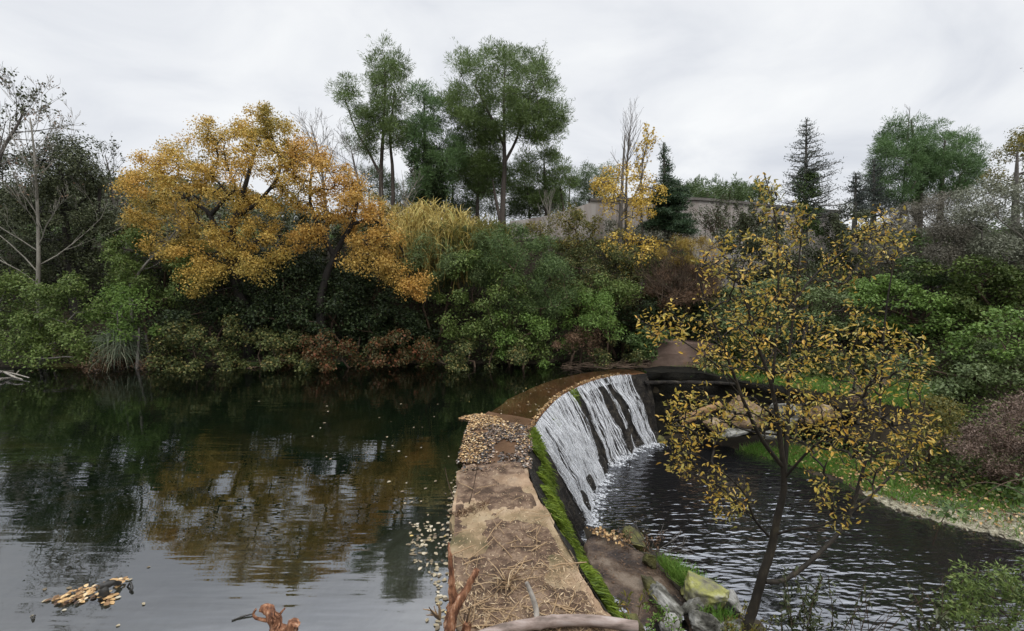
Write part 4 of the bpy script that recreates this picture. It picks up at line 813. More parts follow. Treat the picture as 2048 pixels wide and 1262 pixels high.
for i, (px, py, r) in enumerate([(1345, 385, 17), (1368, 380, 17), (1392, 377, 18), (1415, 381, 15), (1436, 380, 16), (1457, 388, 15), (1478, 382, 17), (1502, 376, 18), (1524, 384, 16)]):
    lab = ['leftmost of the round pines beyond the wall, against the cedar', 'round pine crown beyond the wall, second from the cedar', 'highest round pine crown on the left part of the wall top', 'small round pine crown in the middle of the row over the wall', 'round pine crown just right of the middle over the wall', 'lowest round pine crown at the dip over the wall', 'round pine crown right of the dip over the wall', 'tall round pine crown over the right end of the wall', 'rightmost round pine crown beyond the wall'][i]
    tree('round_pine', lab, 'pine tree', [([(px, py + 60), (px, py + 5)], .2, .08)], [([(px - r, py + 12), (px - r * .8, py - 4), (px, py - 14), (px + r * .8, py - 4), (px + r, py + 12), (px + r * .6, py + 34), (px - r * .6, py + 34)], 0, .8)], 34 + (i % 3) * 2.0, .8, M['pine_far'], 'pinebark', needles=True, L=.28, W=.05, cov=5, rad=.5, dens=9, group=FP, targets=20)

# ------------------------------------------------------------------ slope right of the pines
def poplar_ivy(t, rg):
    g = G(); cen = sample_poly([(1232, 395), (1250, 390), (1255, 470), (1230, 470)], 13.9, .15, 26, rg); clump_leaves(g, cen, np.full(26, .12), 2600, .05, .04, rg); g.build('ivy', M['dark'], t)
tree('poplar_tree', 'yellow leaved poplar with ivy on its trunk before the wall', 'tree', [([(1240, 480), (1242, 420), (1246, 340), (1250, 270)], .07, .018), ([(1242, 430), (1275, 380), (1290, 330)], .035, .012), ([(1244, 400), (1215, 360), (1205, 350)], .03, .01)],
     [([(1188, 375), (1212, 335), (1240, 325), (1262, 345), (1290, 350), (1322, 372), (1332, 395), (1305, 430), (1280, 455), (1245, 440), (1205, 420)], 0, .8)], 14.0, .8, M['yellow'], 'greybark', L=.055, W=.045, cov=2.0, rad=.3, dens=14, extra=poplar_ivy)
bare_tree('bare_tree', 'tall leafless poplar top rising over the yellow poplar', [(1252, 460), (1252, 400), (1254, 330), (1258, 280), (1264, 232)], 14.4, .05, .008, 'greybark', n=34, length=1.05, levels=1, f0=.42, up=.75, spread=.38, rmin=.005)
bare_tree('bare_tree', 'shorter thin poplar with few yellow leaves right of the tall bare one', [(1285, 470), (1282, 400), (1285, 330), (1296, 280)], 14.3, .04, .008, 'greybark', n=24, length=.9, levels=1, f0=.35, up=.6, spread=.45, rmin=.005, leaves=(M['yellow'], 420, .06, .05))
conifer('cedar_tree', 'dense dark cedar with thin bare top in front of the wall', (1327, 285), (1340, 480), 14.6, .95, M['cedar'], 'greybark', dens=2.6, bare_top=.5, up=.05, whorls=26, droop=.12, need=.06, bfun=lambda f: 1.0 if f < .62 else .55)
conifer('cedar_tree', 'tall sparse grey cedar right of the wall, ivy up its trunk', (1613, 238), (1622, 480), 13.4, 1.3, M['cedargrey'], 'greybark', dens=.28, bare_top=0, up=.12, whorls=24, droop=.02, f_low=.12, ivy=[(1592, 352), (1612, 335), (1630, 352), (1648, 470), (1598, 470)], need=.05)
conifer('cedar_tree', 'small ragged conifer at the left edge of the bluish pine', (1748, 318), (1752, 450), 15.5, .75, M['cedargrey'], 'greybark', dens=.8, up=.2, whorls=12, droop=0)
conifer('cedar_tree', 'low ragged conifer tip right of the tall grey cedar', (1712, 345), (1715, 450), 15.0, .6, M['cedargrey'], 'greybark', dens=.9, up=.2, whorls=11, droop=0)
tree('pine_tree', 'broad bluish green pine at the upper right', 'pine tree', [([(1835, 450), (1838, 380), (1830, 300), (1822, 240)], .15, .02), ([(1880, 440), (1885, 350), (1890, 280)], .1, .02)],
     [([(1744, 300), (1770, 265), (1800, 246), (1830, 242), (1855, 262), (1862, 330), (1870, 400), (1800, 420), (1750, 400), (1738, 340)], 0, 1.2), ([(1850, 262), (1875, 245), (1890, 252), (1900, 268), (1938, 272), (1962, 300), (1966, 350), (1940, 380), (1900, 400), (1860, 400), (1850, 330)], .3, 1.2)], 17.0, 1.2, M['bluepine'], 'pinebark', cov=6, holes=[(1905, 352, 22, 8), (1868, 300, 8, 10)], **PK)
bare_tree('bare_tree', 'dead forked treetop poking above the bluish pine', [(1814, 300), (1816, 260), (1820, 215)], 16.9, .03, .008, 'greybark', n=8, length=.6, levels=1, f0=.4, up=.5, foot=base_of(tuple(at_y(1814, 440, far_y(16.9))[:2])))
tree('evergreen_tree', 'dark olive tree with a few yellow leaves at the right edge', 'tree', [([(2030, 470), (2032, 380), (2035, 300)], .1, .02)], [([(1978, 330), (1990, 285), (2012, 268), (2040, 252), (2090, 258), (2100, 400), (2000, 400), (1975, 370)], 0, .8)], 12.6, .8, M['olivegreen'], 'greybark', L=.06, W=.03, cov=2.2, rad=.28)
bush('bush', 'olive leaved bush before the low pinkish wall', 'bush', [[(1040, 455), (1090, 432), (1130, 425), (1165, 415), (1210, 425), (1240, 465), (1215, 505), (1130, 505)]], 13.0, .7, M['olivegreen'], L=.06, W=.03, cov=2.6)
bush('bush', 'brown twiggy thicket under the olive leaved bush', 'bush', [[(1120, 505), (1180, 490), (1250, 495), (1275, 540), (1235, 585), (1145, 575)]], 12.2, .7, M['mixed'], L=.05, W=.024, cov=2.8)
bush('yellow_bush', 'loose yellow orange leaved bush at the foot of the poplar', 'bush', [[(1205, 470), (1260, 462), (1310, 470), (1320, 500), (1290, 545), (1240, 530), (1210, 500)]], 12.4, .6, M['yellow'], L=.065, W=.045, cov=1.1, rad=.25)
def stems_only(name, label, cat, pts, spread_px, Y, n, length, bark, leaves=None, levels=2, up=.3, r=.012, kids=(2, 4)):
    rng = rng_next(); sc = far_y(Y) / Y; Y = far_y(Y); spread_px *= sc; length *= sc; c = at_y(pts[0], pts[1], Y); gz = base_of(c[:2])[2]; c[2] = min(c[2], max(gz, c[2])); t = thing(name, label, cat, (c[0], c[1], min(gz, c[2]))); E = []
    for i in range(n):
        az = rng.uniform(0, 2 * math.pi); s = rng.random() ** .6; d = np.array([math.cos(az) * s * 1.1, math.sin(az) * s * .8, 1 - .55 * s]); E += bare_edges(rng, c + np.array([rng.normal(0, spread_px), rng.normal(0, spread_px), 0]), d, length * rng.uniform(.7, 1.15), r, levels, .5, up, kids, .5, .13)
    g = G(); add_edges(g, E, 3, .0032); g.build('stems', M[bark], t)
    if leaves:
        m, cnt, L, W = leaves; tips = np.array([e[1] for e in E]); p = tips[rng.integers(0, len(tips), cnt)] + rng.normal(size=(cnt, 3)) * .03; g = G(); g.quads(p, rng.normal(size=(cnt, 3)) + UP * .3, rng.normal(size=(cnt, 3)), L * rng.uniform(.6, 1.3, cnt), W); g.build('foliage', m, t)
    return t
bush('bush', 'grey green scrub hiding the foot of the pale wall', 'bush', [[(1180, 475), (1200, 440), (1250, 445), (1300, 455), (1380, 450), (1400, 480), (1300, 495)]], 14.6, .4, M['greygreen'], L=.06, W=.028, cov=1.8, sprigs=12)
stems_only('thorn_bush', 'dark thorny bush standing against the pale wall', 'bush', (1440, 480), .25, 14.6, 26, 1.15, 'brownbark', (M['holm'], 2600, .06, .022), 1, .45)
stems_only('thorn_bush', 'dark bush right of the thorny one, before the wall end', 'bush', (1510, 490), .3, 14.0, 24, 1.0, 'brownbark', (M['holm'], 5000, .06, .026), 1, .4)
bush('bush', 'dull green bush between the tall grey cedar and the bluish pine', 'bush', [[(1640, 440), (1690, 415), (1745, 425), (1770, 480), (1740, 540), (1660, 530)]], 13.0, .7, M['holm'], L=.06, W=.03, cov=3.4)
bush('bush', 'dark green bush behind the top of the young yellow tree', 'bush', [[(1440, 470), (1520, 455), (1600, 460), (1650, 480), (1650, 560), (1560, 580), (1460, 560)]], 12.4, .8, M['holm'], L=.06, W=.032, cov=3.6)
bush('taupe_bush', 'grey brown twiggy shrub below the bluish pine', 'bush', [[(1740, 480), (1790, 430), (1850, 400), (1910, 405), (1950, 440), (1960, 510), (1900, 560), (1800, 560), (1750, 540)]], 11.2, .9, M['taupe'], L=.06, W=.012, cov=3.6, rad=.3, stem='greybark')
bush('olive_bush', 'silvery grey green olive bush at the right edge', 'bush', [[(1890, 430), (1925, 385), (1980, 372), (2040, 380), (2110, 385), (2110, 530), (2010, 545), (1940, 500)]], 10.0, .9, M['greygreen'], L=.06, W=.016, cov=3.8, rad=.3, stem='greybark')
bare_tree('bare_tree', 'slender pale bare sapling in front of the silvery olive bush', [(2070, 500), (2040, 470), (2000, 440), (1985, 410)], 9.2, .02, .006, 'palebark', n=9, length=.6, levels=1, f0=.2, up=.3, rmin=.005)
stems_only('tamarisk_bush', 'domed brown twig shrub with ochre yellow top', 'bush', (1360, 600), .2, 11.2, 70, 1.15, 'brownbark', None, 2, .25, .01, (3, 4))
bush('ochre_crown_bush', 'ochre yellow feathery shrub top above brown twigs', 'bush', [[(1300, 520), (1330, 490), (1362, 474), (1400, 478), (1432, 505), (1440, 540), (1400, 530), (1340, 520)]], 11.4, .6, M['ochre'], L=.09, W=.006, cov=1.7, rad=.2, dens=14, up=.2)
bush('taupe_bush', 'brown leafless shrub mass under the ochre topped shrub', 'bush', [[(1265, 570), (1300, 535), (1360, 515), (1425, 540), (1445, 590), (1400, 625), (1320, 610)]], 11.5, .7, M['brown'], L=.09, W=.006, cov=2.6, rad=.26, up=.2)
bush('bush', 'green bush filling left of the brown domed shrub', 'bush', [[(1150, 585), (1200, 560), (1270, 555), (1300, 585), (1240, 610), (1235, 650), (1190, 640)]], 11.0, .5, M['green'], L=.06, W=.03, cov=3)
bush('bush', 'tangled brown green scrub on the slope between the domed willow and the brown shrub', 'bush', [[(1080, 490), (1200, 490), (1320, 510), (1440, 530), (1450, 640), (1300, 660), (1150, 640), (1090, 570)]], 12.6, .5, M['mixed'], L=.055, W=.03, cov=3.2)
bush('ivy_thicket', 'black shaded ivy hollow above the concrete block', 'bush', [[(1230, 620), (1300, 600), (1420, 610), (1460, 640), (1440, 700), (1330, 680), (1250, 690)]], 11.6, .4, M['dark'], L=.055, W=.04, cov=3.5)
bush('bush', 'dark mixed shrubs filling the slope behind the orange trees', 'bush', [[(225, 490), (300, 440), (400, 450), (520, 430), (640, 430), (770, 420), (815, 480), (760, 560), (560, 580), (300, 560)]], 13.8, .6, M['holm'], L=.065, W=.036, cov=3.2, sprigs=4)
IVG = 'ivy mounds on the right hand slope'
for lab, poly, Y, th, m in [
    ('ivy covered rise directly behind the young yellow tree', [(1430, 580), (1520, 560), (1640, 560), (1740, 590), (1760, 700), (1650, 745), (1480, 735), (1420, 660)], 10.8, .7, 'greyfresh'),
    ('rounded bright ivy mound at the middle of the right slope', [(1690, 560), (1750, 540), (1820, 555), (1890, 590), (1940, 630), (1930, 670), (1820, 680), (1720, 650)], 10.2, .7, 'fresh'),
    ('dark ivy hollow between the two bright mounds at the right edge', [(1850, 530), (1940, 500), (2060, 530), (2110, 600), (2060, 640), (1950, 640), (1880, 590)], 9.7, .5, 'green'),
    ('light green ivy mound at the right edge of the picture', [(1900, 680), (1960, 640), (2040, 615), (2120, 610), (2120, 700), (2000, 730), (1910, 730)], 8.6, .6, 'fresh'),
    ('grey green ivy apron sloping down to the dead brown shrub', [(1760, 690), (1850, 660), (1960, 690), (2110, 700), (2110, 780), (1950, 800), (1840, 790), (1760, 750)], 8.4, .6, 'greyfresh'),
    ('dark ivy fringe along the back of the grass terrace', [(1400, 690), (1500, 680), (1640, 700), (1780, 720), (1800, 775), (1640, 770), (1480, 745), (1410, 735)], 9.9, .35, 'mixed'),
    ('dull ivy patch where the slope meets the taupe shrub', [(1760, 520), (1850, 520), (1920, 545), (1900, 590), (1800, 570)], 10.6, .5, 'deepgreen')]:
    bush('ivy_mound', lab, 'ivy', [poly], Y, th, M[m], L=.06, W=.042, cov=3.7, rad=.26, group=IVG, shape=(1.2, 1, .6), up=.8)
bush('dead_shrub', 'dead pinkish brown shrub above the gravel bar', 'bush', [[(1900, 910), (1920, 860), (1960, 825), (2010, 790), (2110, 780), (2110, 985), (2020, 975), (1940, 955)]], 6.5, .6, M['pinkbrown'], L=.045, W=.014, cov=3.2, rad=.2, dens=26, stem='brownbark', up=.3)
bush('dead_shrub', 'small dry brown shrub at the end of the grass terrace', 'bush', [[(1690, 800), (1720, 765), (1770, 760), (1800, 800), (1760, 830)]], 8.0, .3, M['pinkbrown'], L=.045, W=.012, cov=2.6, rad=.16, dens=26, up=.3)
bush('bush', 'low mixed weeds between the terrace grass and the dead shrub', 'bush', [[(1800, 800), (1860, 780), (1930, 800), (1900, 870), (1860, 930), (1800, 900), (1770, 850)]], 7.2, .4, M['olivegreen'], L=.045, W=.02, cov=2.6, rad=.16, dens=20)

# ground cover
def cover(name, label, cat, x, y, m, L, W, h, dz=0, up=.7):
    rng = rng_next(); n = len(x); z = ground_z(x, y); p = np.c_[x, y, z + rng.random(n) ** 1.5 * h + dz]; g = G()
    nr = unit(rng.normal(size=(n, 3)) * .6 + UP * up); g.quads(p, np.cross(nr, rng.normal(size=(n, 3))), nr, L * rng.uniform(.6, 1.3, n), W * rng.uniform(.7, 1.2, n)); return stuff(g.build(name, m), label, cat)
rng = rng_next(); n = 110000; x = rng.uniform(-14, 14, n); y = rng.uniform(9.3, 18.5, n); d = edge_dist(x, y, POND); k = ~in_poly(x, y, POND) & ~in_poly(x, y, TERR) & ~in_poly(x, y, STREAM) & (d > .05) & ~((np.abs(x - 1.9) < .9) & (y < 10.1)); x, y = x[k], y[k]
cover('undergrowth', 'dark leafy undergrowth covering the bank and slope', 'undergrowth', x, y, M['deepgreen'], .07, .045, .35)
n = 34000; x = rng.uniform(5.2, 13, n); y = rng.uniform(5.4, 9.6, n); k = ~in_poly(x, y, STREAM) & ~in_poly(x, y, TERR) & (edge_dist(x, y, STREAM) > .9); x, y = x[k], y[k]
cover('ground_ivy', 'trailing ground ivy on the right hand slope', 'ground cover', x, y, M['green'], .06, .04, .22)
def grass(label, poly, n, h, m='grass', w=.008, zfun=None, margin=.0, cat='grass'):
    rng = rng_next(); p = np.asarray(poly); lo, hi = p.min(0), p.max(0); q = rng.uniform(lo, hi, (n * 2, 2)); q = q[in_poly(q[:, 0], q[:, 1], p)]
    nzv = fbm(np.c_[q * 1.3, q[:, :1] * 0], 3, 12); q = q[nzv > -.28]; n = len(q)
    z = (ground_z(q[:, 0], q[:, 1]) if zfun is None else zfun(q)); P = np.c_[q, z - .01]; H = h * rng.uniform(.35, 1.2, n) * (1 + .7 * fbm(np.c_[q * 1.1, q[:, :1] * 0 + 5], 2, 3))
    g = G(); tip = P + np.c_[rng.normal(0, .45, n) * H, rng.normal(0, .45, n) * H, H]; g.blades(P, tip, w, rng.normal(size=(n, 3)) * .15 * H[:, None]); return stuff(g.build('grass', M[m]), label, cat)
grass('lush bright grass on the terrace above the black masonry', TERR, 15000, .16)
grass('bright grass tuft bed at the stream edge below the terrace rocks', [(4.0, 8.4), (4.5, 8.0), (5.3, 7.2), (5.9, 7.3), (5.6, 8.0), (4.7, 8.5)], 6500, .13)
grass('green grass behind the pale gravel bar', [(5.2, 7.1), (5.55, 6.4), (6.2, 6.15), (7.2, 6.0), (8.4, 5.9), (8.6, 6.4), (7, 6.9), (6, 7.6)], 8000, .10)
grass('sparse grass growing through the pale gravel bar', [(5.5, 6.2), (6.6, 5.4), (8.2, 4.9), (8.4, 5.6), (6.4, 6.2)], 1500, .09)
# gravel stones
rng = rng_next(); g = G(); n = 2600; q = rng.uniform([4.9, 4.4], [8.6, 6.9], (n, 2)); k = in_poly(q[:, 0], q[:, 1], [(4.95, 6.6), (5.4, 6.05), (6.6, 5.25), (8, 4.65), (8.5, 5.5), (6.4, 6.1), (5.6, 6.8)]); q = q[k]; z = ground_z(q[:, 0], q[:, 1])
bv, bf = blob((0, 0, 0), (1, 1, .6), 3, .3, 1)
for i in range(len(q)): s = rng.uniform(.012, .034); g.add(bv * s * rng.uniform(.7, 1.3, 3) + [q[i, 0], q[i, 1], z[i]], bf, True)
stuff(g.build('gravel', M['gravel']), 'pale pebbles scattered over the gravel bar', 'gravel')

# ------------------------------------------------------------------ apron, rocks, logs
t = thing('apron', 'wet brown concrete apron at the foot of the near weir face', 'apron', (1.3, 4.2, -1.4))
AP = np.array([[1.02, 5.55], [1.28, 5.42], [1.60, 5.05], [1.72, 4.55], [1.80, 4.0], [1.95, 3.2], [1.95, 2.6], [1.1, 2.6], [.95, 3.6], [.86, 4.6], [.86, 5.3]])
xs, ys = np.meshgrid(np.linspace(.8, 2.0, 40), np.linspace(2.5, 5.6, 90), indexing='ij'); ins = in_poly(xs, ys, AP); ed = edge_dist(xs, ys, AP)
zt = -1.16 + .035 * fbm(np.stack([xs * 1.6, ys * 1.6, xs * 0], -1), 4, 2); zt = np.where(ins, zt, zt - np.minimum(ed * 4, .4)); g = G(); g.grid(np.stack([xs, ys, zt], -1)); g.build('apron_slab', M['apron'], t)
g = G(); v = [(.8, 2.5, -1.168), (1.72, 2.5, -1.168), (1.62, 4.3, -1.168), (1.4, 4.75, -1.168), (.8, 4.9, -1.168)]; g.add(v, [list(range(5))]); struct(g.build('puddle', M['stream']))
def rock(label, px, py, z, s, m, seed, rot=0, cut=7, cat='rock', group=None, sink=.35, Y=None):
    c = at_z(px, py, z) if Y is None else at_y(px, py, Y); c = c + np.array([0, 0, s[2] * (1 - sink) - s[2] * .3]); v, f = blob(c, s, seed, .3, 5, rot, cut)
    g = G(); g.add(v, f, True); me = g.build('rock', M[m]); return tag(me, label, cat, group)
RB = 'rocks on the near stream bank'
rock('large lichen covered rock at the near stream edge', 1400, 1205, -1.15, (.30, .34, .24), 'lichenrock', 5, .3, 8, group=RB)
rock('grey end of the lichen rock beside the tree foot', 1455, 1215, -1.2, (.14, .22, .16), 'rock', 9, .2, 7, group=RB)
rock('long grey slab rock beside the apron', 1330, 1215, -1.12, (.12, .34, .16), 'rock', 14, .35, 8, group=RB)
rock('small rounded grey rock between slab and lichen rock', 1385, 1222, -1.1, (.15, .11, .10), 'rock', 21, .1, 5, group=RB)
rock('pale rock at the bottom edge in front of the tree foot', 1412, 1262, -1.1, (.24, .17, .16), 'rock', 27, -.3, 8, group=RB)
rock('grey rock at the bottom edge right of the pole end', 1345, 1275, -1.1, (.14, .2, .14), 'rock', 33, .4, 8, group=RB)
rock('pale flat rock under the tree foot', 1470, 1262, -1.12, (.22, .12, .1), 'rock', 38, .1, 6, group=RB)
rock('mossy edge stone at the corner of the apron', 1268, 1085, -1.2, (.16, .28, .12), 'mossrock', 41, .5, 6, group=RB)
rock('small mossy stone under the grass tuft', 1300, 1125, -1.16, (.12, .14, .1), 'mossrock', 47, .2, 5, group=RB)
rock('mossy brown stone at the bottom edge on the apron', 1262, 1250, -1.15, (.12, .2, .1), 'mossrock', 52, .6, 5, group=RB)
rock('low mossy stone between apron and slab rock', 1305, 1180, -1.14, (.1, .22, .1), 'mossrock', 57, .3, 5, group=RB)
RM = 'tan boulders below the black masonry'
rock('big rounded tan boulder under the black masonry', 1490, 835, -1.2, (.5, .34, .34), 'tanrock', 61, .1, 7, group=RM, Y=8.45)
rock('pale boulder right of the tan boulder', 1575, 838, -1.15, (.36, .3, .28), 'rock', 66, .3, 8, group=RM, Y=8.25)
rock('low tan boulder beside the log end', 1430, 852, -1.25, (.3, .24, .16), 'tanrock', 71, .0, 6, group=RM, Y=8.4)
rock('flat pale stone at the stream edge below the boulders', 1470, 868, -1.27, (.4, .16, .09), 'rock', 76, .0, 6, group=RM, Y=8.2)
rock('dark round stone in the foam at the fall foot', 1318, 884, -1.3, (.2, .14, .1), 'mossrock', 82, .2, 4, group=RM)
rock('orange stained boulder behind the young tree trunk', 1640, 838, -1.0, (.34, .3, .24), 'tanrock', 86, .2, 7, group=RM, Y=7.9)
rock('small pale stone at the foot of the pale boulder', 1540, 872, -1.25, (.2, .12, .09), 'rock', 91, .2, 6, group=RM, Y=8.0)
def log(label, pts, r, m, cat='log', name='log', wob=.3, k=10, n=24, flat=1):
    p = curve_pts(np.asarray(pts), n); rr = np.interp(np.linspace(0, 1, n), np.linspace(0, 1, len(r)), r); g = G(); g.sweep(p, rr, k, wob, len(label), flat=flat); return tag(g.build(name, M[m]), label, cat)
log('brown log leaning on the tan boulders under the masonry', [at_y(1362, 842, 8.7), at_y(1400, 826, 8.65), at_y(1445, 808, 8.55)], [.085, .08, .06], 'log')

# pale curved branch lying across the near end of the weir
t = thing('curved_branch', 'pale curved branch lying across the near end of the crest', 'branch', tuple(at_z(1120, 1245, .08)))
pts = curve_pts(np.array([at_z(q[0], q[1], q[2]) for q in [(900, 1300, .12), (985, 1265, .13), (1060, 1249, .14), (1130, 1241, .15), (1200, 1243, .15), (1275, 1254, .13)]]), 60)
g = G(); rad = np.full(60, .031); rad[26:28] *= 1.14; rad[31:33] *= 1.12; g.sweep(pts, rad, 14, .05, 4); g.build('stem', M['palewood'], t)
g = G(); q = pts[26]; g.sweep(curve_pts(np.array([q, q + [-.005, .05, .05], q + [-.03, .06, .13], q + [-.06, .07, .20]]), 14), np.linspace(.018, .012, 14), 8, .15, 2); g.build('snag', M['driftwood'], t)
# broken red stems standing at the left of the crest
t = thing('broken_stem', 'splintered red brown stem with two broken prongs beside the crest', 'broken stem', tuple(at_y(905, 1300, 2.38)))
def px3(L): return np.array([at_y(*q) for q in L])
g = G(); g.sweep(curve_pts(px3([(893, 1420, 2.25), (896, 1300, 2.32), (900, 1250, 2.36), (905, 1200, 2.38), (902, 1140, 2.40), (897, 1085, 2.42)]), 90), np.interp(np.linspace(0, 1, 90), [0, .55, .7, .9, 1], [.036, .028, .019, .012, .004]), 16, .75, 3)
g.build('prong', M['redwood'], t)
g = G(); g.sweep(curve_pts(px3([(886, 1330, 2.3), (898, 1262, 2.3), (912, 1215, 2.33), (935, 1175, 2.37), (955, 1139, 2.4)]), 30), np.interp(np.linspace(0, 1, 30), [0, .5, 1], [.032, .022, .016]), 14, .6, 5); g.build('prong', M['redwood'], t)
g = G(); c0 = at_y(880, 1238, 2.3); rg = rng_next()
for q in [(846, 1218), (858, 1214), (868, 1212), (874, 1208), (864, 1226), (880, 1206), (852, 1230)]:
    e = at_y(q[0], q[1], 2.28 + rg.uniform(-.03, .05)); g.sweep(curve_pts(np.array([c0, (c0 + e) / 2 + rg.normal(size=3) * .006, e]), 8), np.linspace(.008, .002, 8), 5)
g.build('splinters', M['straw'], t)
t = thing('broken_stem', 'short shredded brown stub right of the splintered stem', 'broken stem', tuple(at_y(930, 1290, 2.35)))
g = G(); g.sweep(curve_pts(px3([(926, 1330, 2.32), (931, 1275, 2.35), (934, 1246, 2.36)]), 14), np.linspace(.03, .022, 14), 9, .4, 6); g.build('stub', M['redwood'], t)
g = G(); c0 = at_y(932, 1255, 2.36)
for k in range(12):
    e = c0 + np.array([rg.normal(0, .03), rg.normal(0, .03), rg.uniform(.02, .13)]); g.sweep(np.array([c0, (c0 + e) / 2 + rg.normal(size=3) * .006, e]), np.linspace(.006, .0015, 3), 4)
g.build('splinters', M['straw'], t)
# stump at the pond edge
t = thing('stump', 'gnarled reddish stump with peeling bark at the pond edge', 'stump', tuple(at_y(550, 1300, 2.35)))
g = G(); g.sweep(curve_pts(px3([(580, 1400, 2.3), (562, 1290, 2.3), (553, 1255, 2.34), (545, 1232, 2.36), (533, 1220, 2.37), (520, 1217, 2.36)]), 36), np.interp(np.linspace(0, 1, 36), [0, .5, .85, 1], [.055, .036, .024, .013]), 16, .8, 2); g.build('trunk', M['redwood'], t)
g = G(); g.sweep(curve_pts(px3([(566, 1310, 2.28), (580, 1264, 2.3), (592, 1245, 2.3)]), 16), [*np.linspace(.036, .026, 16)], 14, .8, 9); g.build('limb', M['redwood'], t)
g = G(); g.sweep(curve_pts(px3([(548, 1242, 2.35), (530, 1240, 2.35), (512, 1236, 2.35), (507, 1228, 2.36), (512, 1218, 2.36)]), 20), np.linspace(.012, .005, 20), 6, .2, 4); g.sweep(curve_pts(px3([(552, 1240, 2.35), (560, 1228, 2.36), (570, 1216, 2.37)]), 12), np.linspace(.010, .004, 12), 6, .2, 5)
for k in range(7):
    a = at_y(rg.uniform(545, 560), rg.uniform(1235, 1260), 2.3); g.sweep(np.array([a, a + [rg.normal(0, .012), -.01, .025], a + [rg.normal(0, .02), -.01, .05]]), np.linspace(.006, .001, 3), 4)
g.build('twigs', M['redwood'], t)
log('thin dark twig floating left of the stump', [at_z(463, 1241, .004), at_z(485, 1233, .006), at_z(508, 1227, .01)], [.004, .006, .004], 'wetblack', 'twig', 'twig', k=5)

# snag with its raft of leaves
t = thing('sunken_log', 'black sunken log breaking the pond surface, leaves caught on it', 'log', tuple(at_z(215, 1180, 0)))
g = G(); a = at_z(206, 1200, -.03); b = at_z(204, 1176, .06); c = at_z(240, 1166, .02)
g.sweep(curve_pts(np.array([a, (a + b) / 2 + [.012, 0, .01], b]), 14), np.interp(np.linspace(0, 1, 14), [0, 1], [.035, .022]), 9, .5, 3); g.sweep(curve_pts(np.array([b + [-.02, 0, 0], b * .5 + c * .5 + [0, 0, .015], c]), 14), np.linspace(.026, .014, 14), 9, .5, 7)
d0 = at_z(120, 1200, -.03); g.sweep(curve_pts(np.array([a, (a + d0) / 2, d0]), 12), np.linspace(.03, .012, 12), 8, .5, 8); g.build('snag', M['wetblack'], t)
log('small black twig loop poking from the pond beside the sunken log', [at_z(255, 1174, .0), at_z(261, 1166, .03), at_z(264, 1176, .02), at_z(260, 1184, .0)], [.006, .008, .008, .006], 'wetblack', 'twig', 'twig', k=5)
log('small black twig at the left pond edge among floating leaves', [at_z(62, 1232, .0), at_z(66, 1238, .01), at_z(70, 1230, .0)], [.005, .005, .004], 'wetblack', 'twig', 'twig', k=5)
t = thing('driftwood', 'bleached driftwood branch on the water at the far left', 'driftwood', tuple(at_z(20, 752, 0))); g = G()
for L_ in [[(-20, 745), (20, 748), (58, 756)], [(0, 760), (25, 752), (40, 744)], [(10, 750), (30, 758), (45, 760)], [(-10, 752), (15, 745), (28, 743)]]:
    p = np.array([at_z(q[0], q[1], .03) for q in L_]); p[:, 2] += rg.uniform(-.02, .06, len(p)); g.sweep(curve_pts(p, 10), np.linspace(.022, .009, 10), 6, .2, 3)
g.build('branches', M['driftwood'], t)

# floating and fallen leaves
def flat_leaves(name, label, pts, m, L, tilt=.03, asp=.75, cat='fallen leaves'):
    rng = rng_next(); n = len(pts); g = G(); az = rng.uniform(0, 2 * math.pi, n); nr = unit(rng.normal(size=(n, 3)) * tilt + UP); ax = np.c_[np.cos(az), np.sin(az), rng.normal(0, tilt * .5, n)]
    l = L * rng.uniform(.6, 1.25, n); g.leaves6(pts, ax, nr, l, l * asp * rng.uniform(.7, 1.1, n), fold=.06 + tilt * .3, curl=.05 + tilt * .3); return stuff(g.build(name, m), label, cat)
rng = rng_next()
def spread(polypx, n, z0, z1, nz=None):
    p = np.asarray(polypx, float); lo, hi = p.min(0), p.max(0); q = rng.uniform(lo, hi, (n * 3, 2)); q = q[in_poly(q[:, 0], q[:, 1], p)]
    if nz: q = q[fbm(np.c_[q / nz[0], q[:, :1] * 0], 3, 5) > nz[1]]
    q = q[:n]; return at_z(q[:, 0], q[:, 1], rng.uniform(z0, z1, len(q)))
pts = np.vstack([spread([(820, 1040), (880, 1040), (915, 1100), (905, 1165), (860, 1150), (815, 1110)], 120, .003, .005, (18, -.3)), spread([(860, 1150), (905, 1160), (905, 1262), (845, 1262), (870, 1200)], 40, .003, .005, (18, -.3)), spread([(780, 960), (915, 960), (910, 1060), (840, 1060)], 14, .003, .006),
                 spread([(905, 950), (925, 950), (915, 1090), (895, 1090)], 120, .003, .012), spread([(60, 1150), (300, 1120), (330, 1262), (20, 1262)], 14, .003, .006), spread([(500, 780), (950, 780), (930, 950), (500, 900)], 26, .003, .006)])
flat_leaves('floating_leaves', 'pale leaves floating on the pond along the crest', pts, M['floatleaf'], .036)
pts = np.vstack([spread([(100, 1194), (150, 1180), (205, 1166), (215, 1190), (160, 1202), (108, 1206)], 95, .004, .018, (30, -.3)), spread([(200, 1195), (225, 1188), (230, 1204), (206, 1208)], 18, .004, .012), spread([(225, 1160), (252, 1152), (250, 1166), (232, 1172)], 12, .004, .02)])
flat_leaves('floating_leaves', 'raft of yellow leaves caught behind the sunken log', pts, M['litter'], .04)
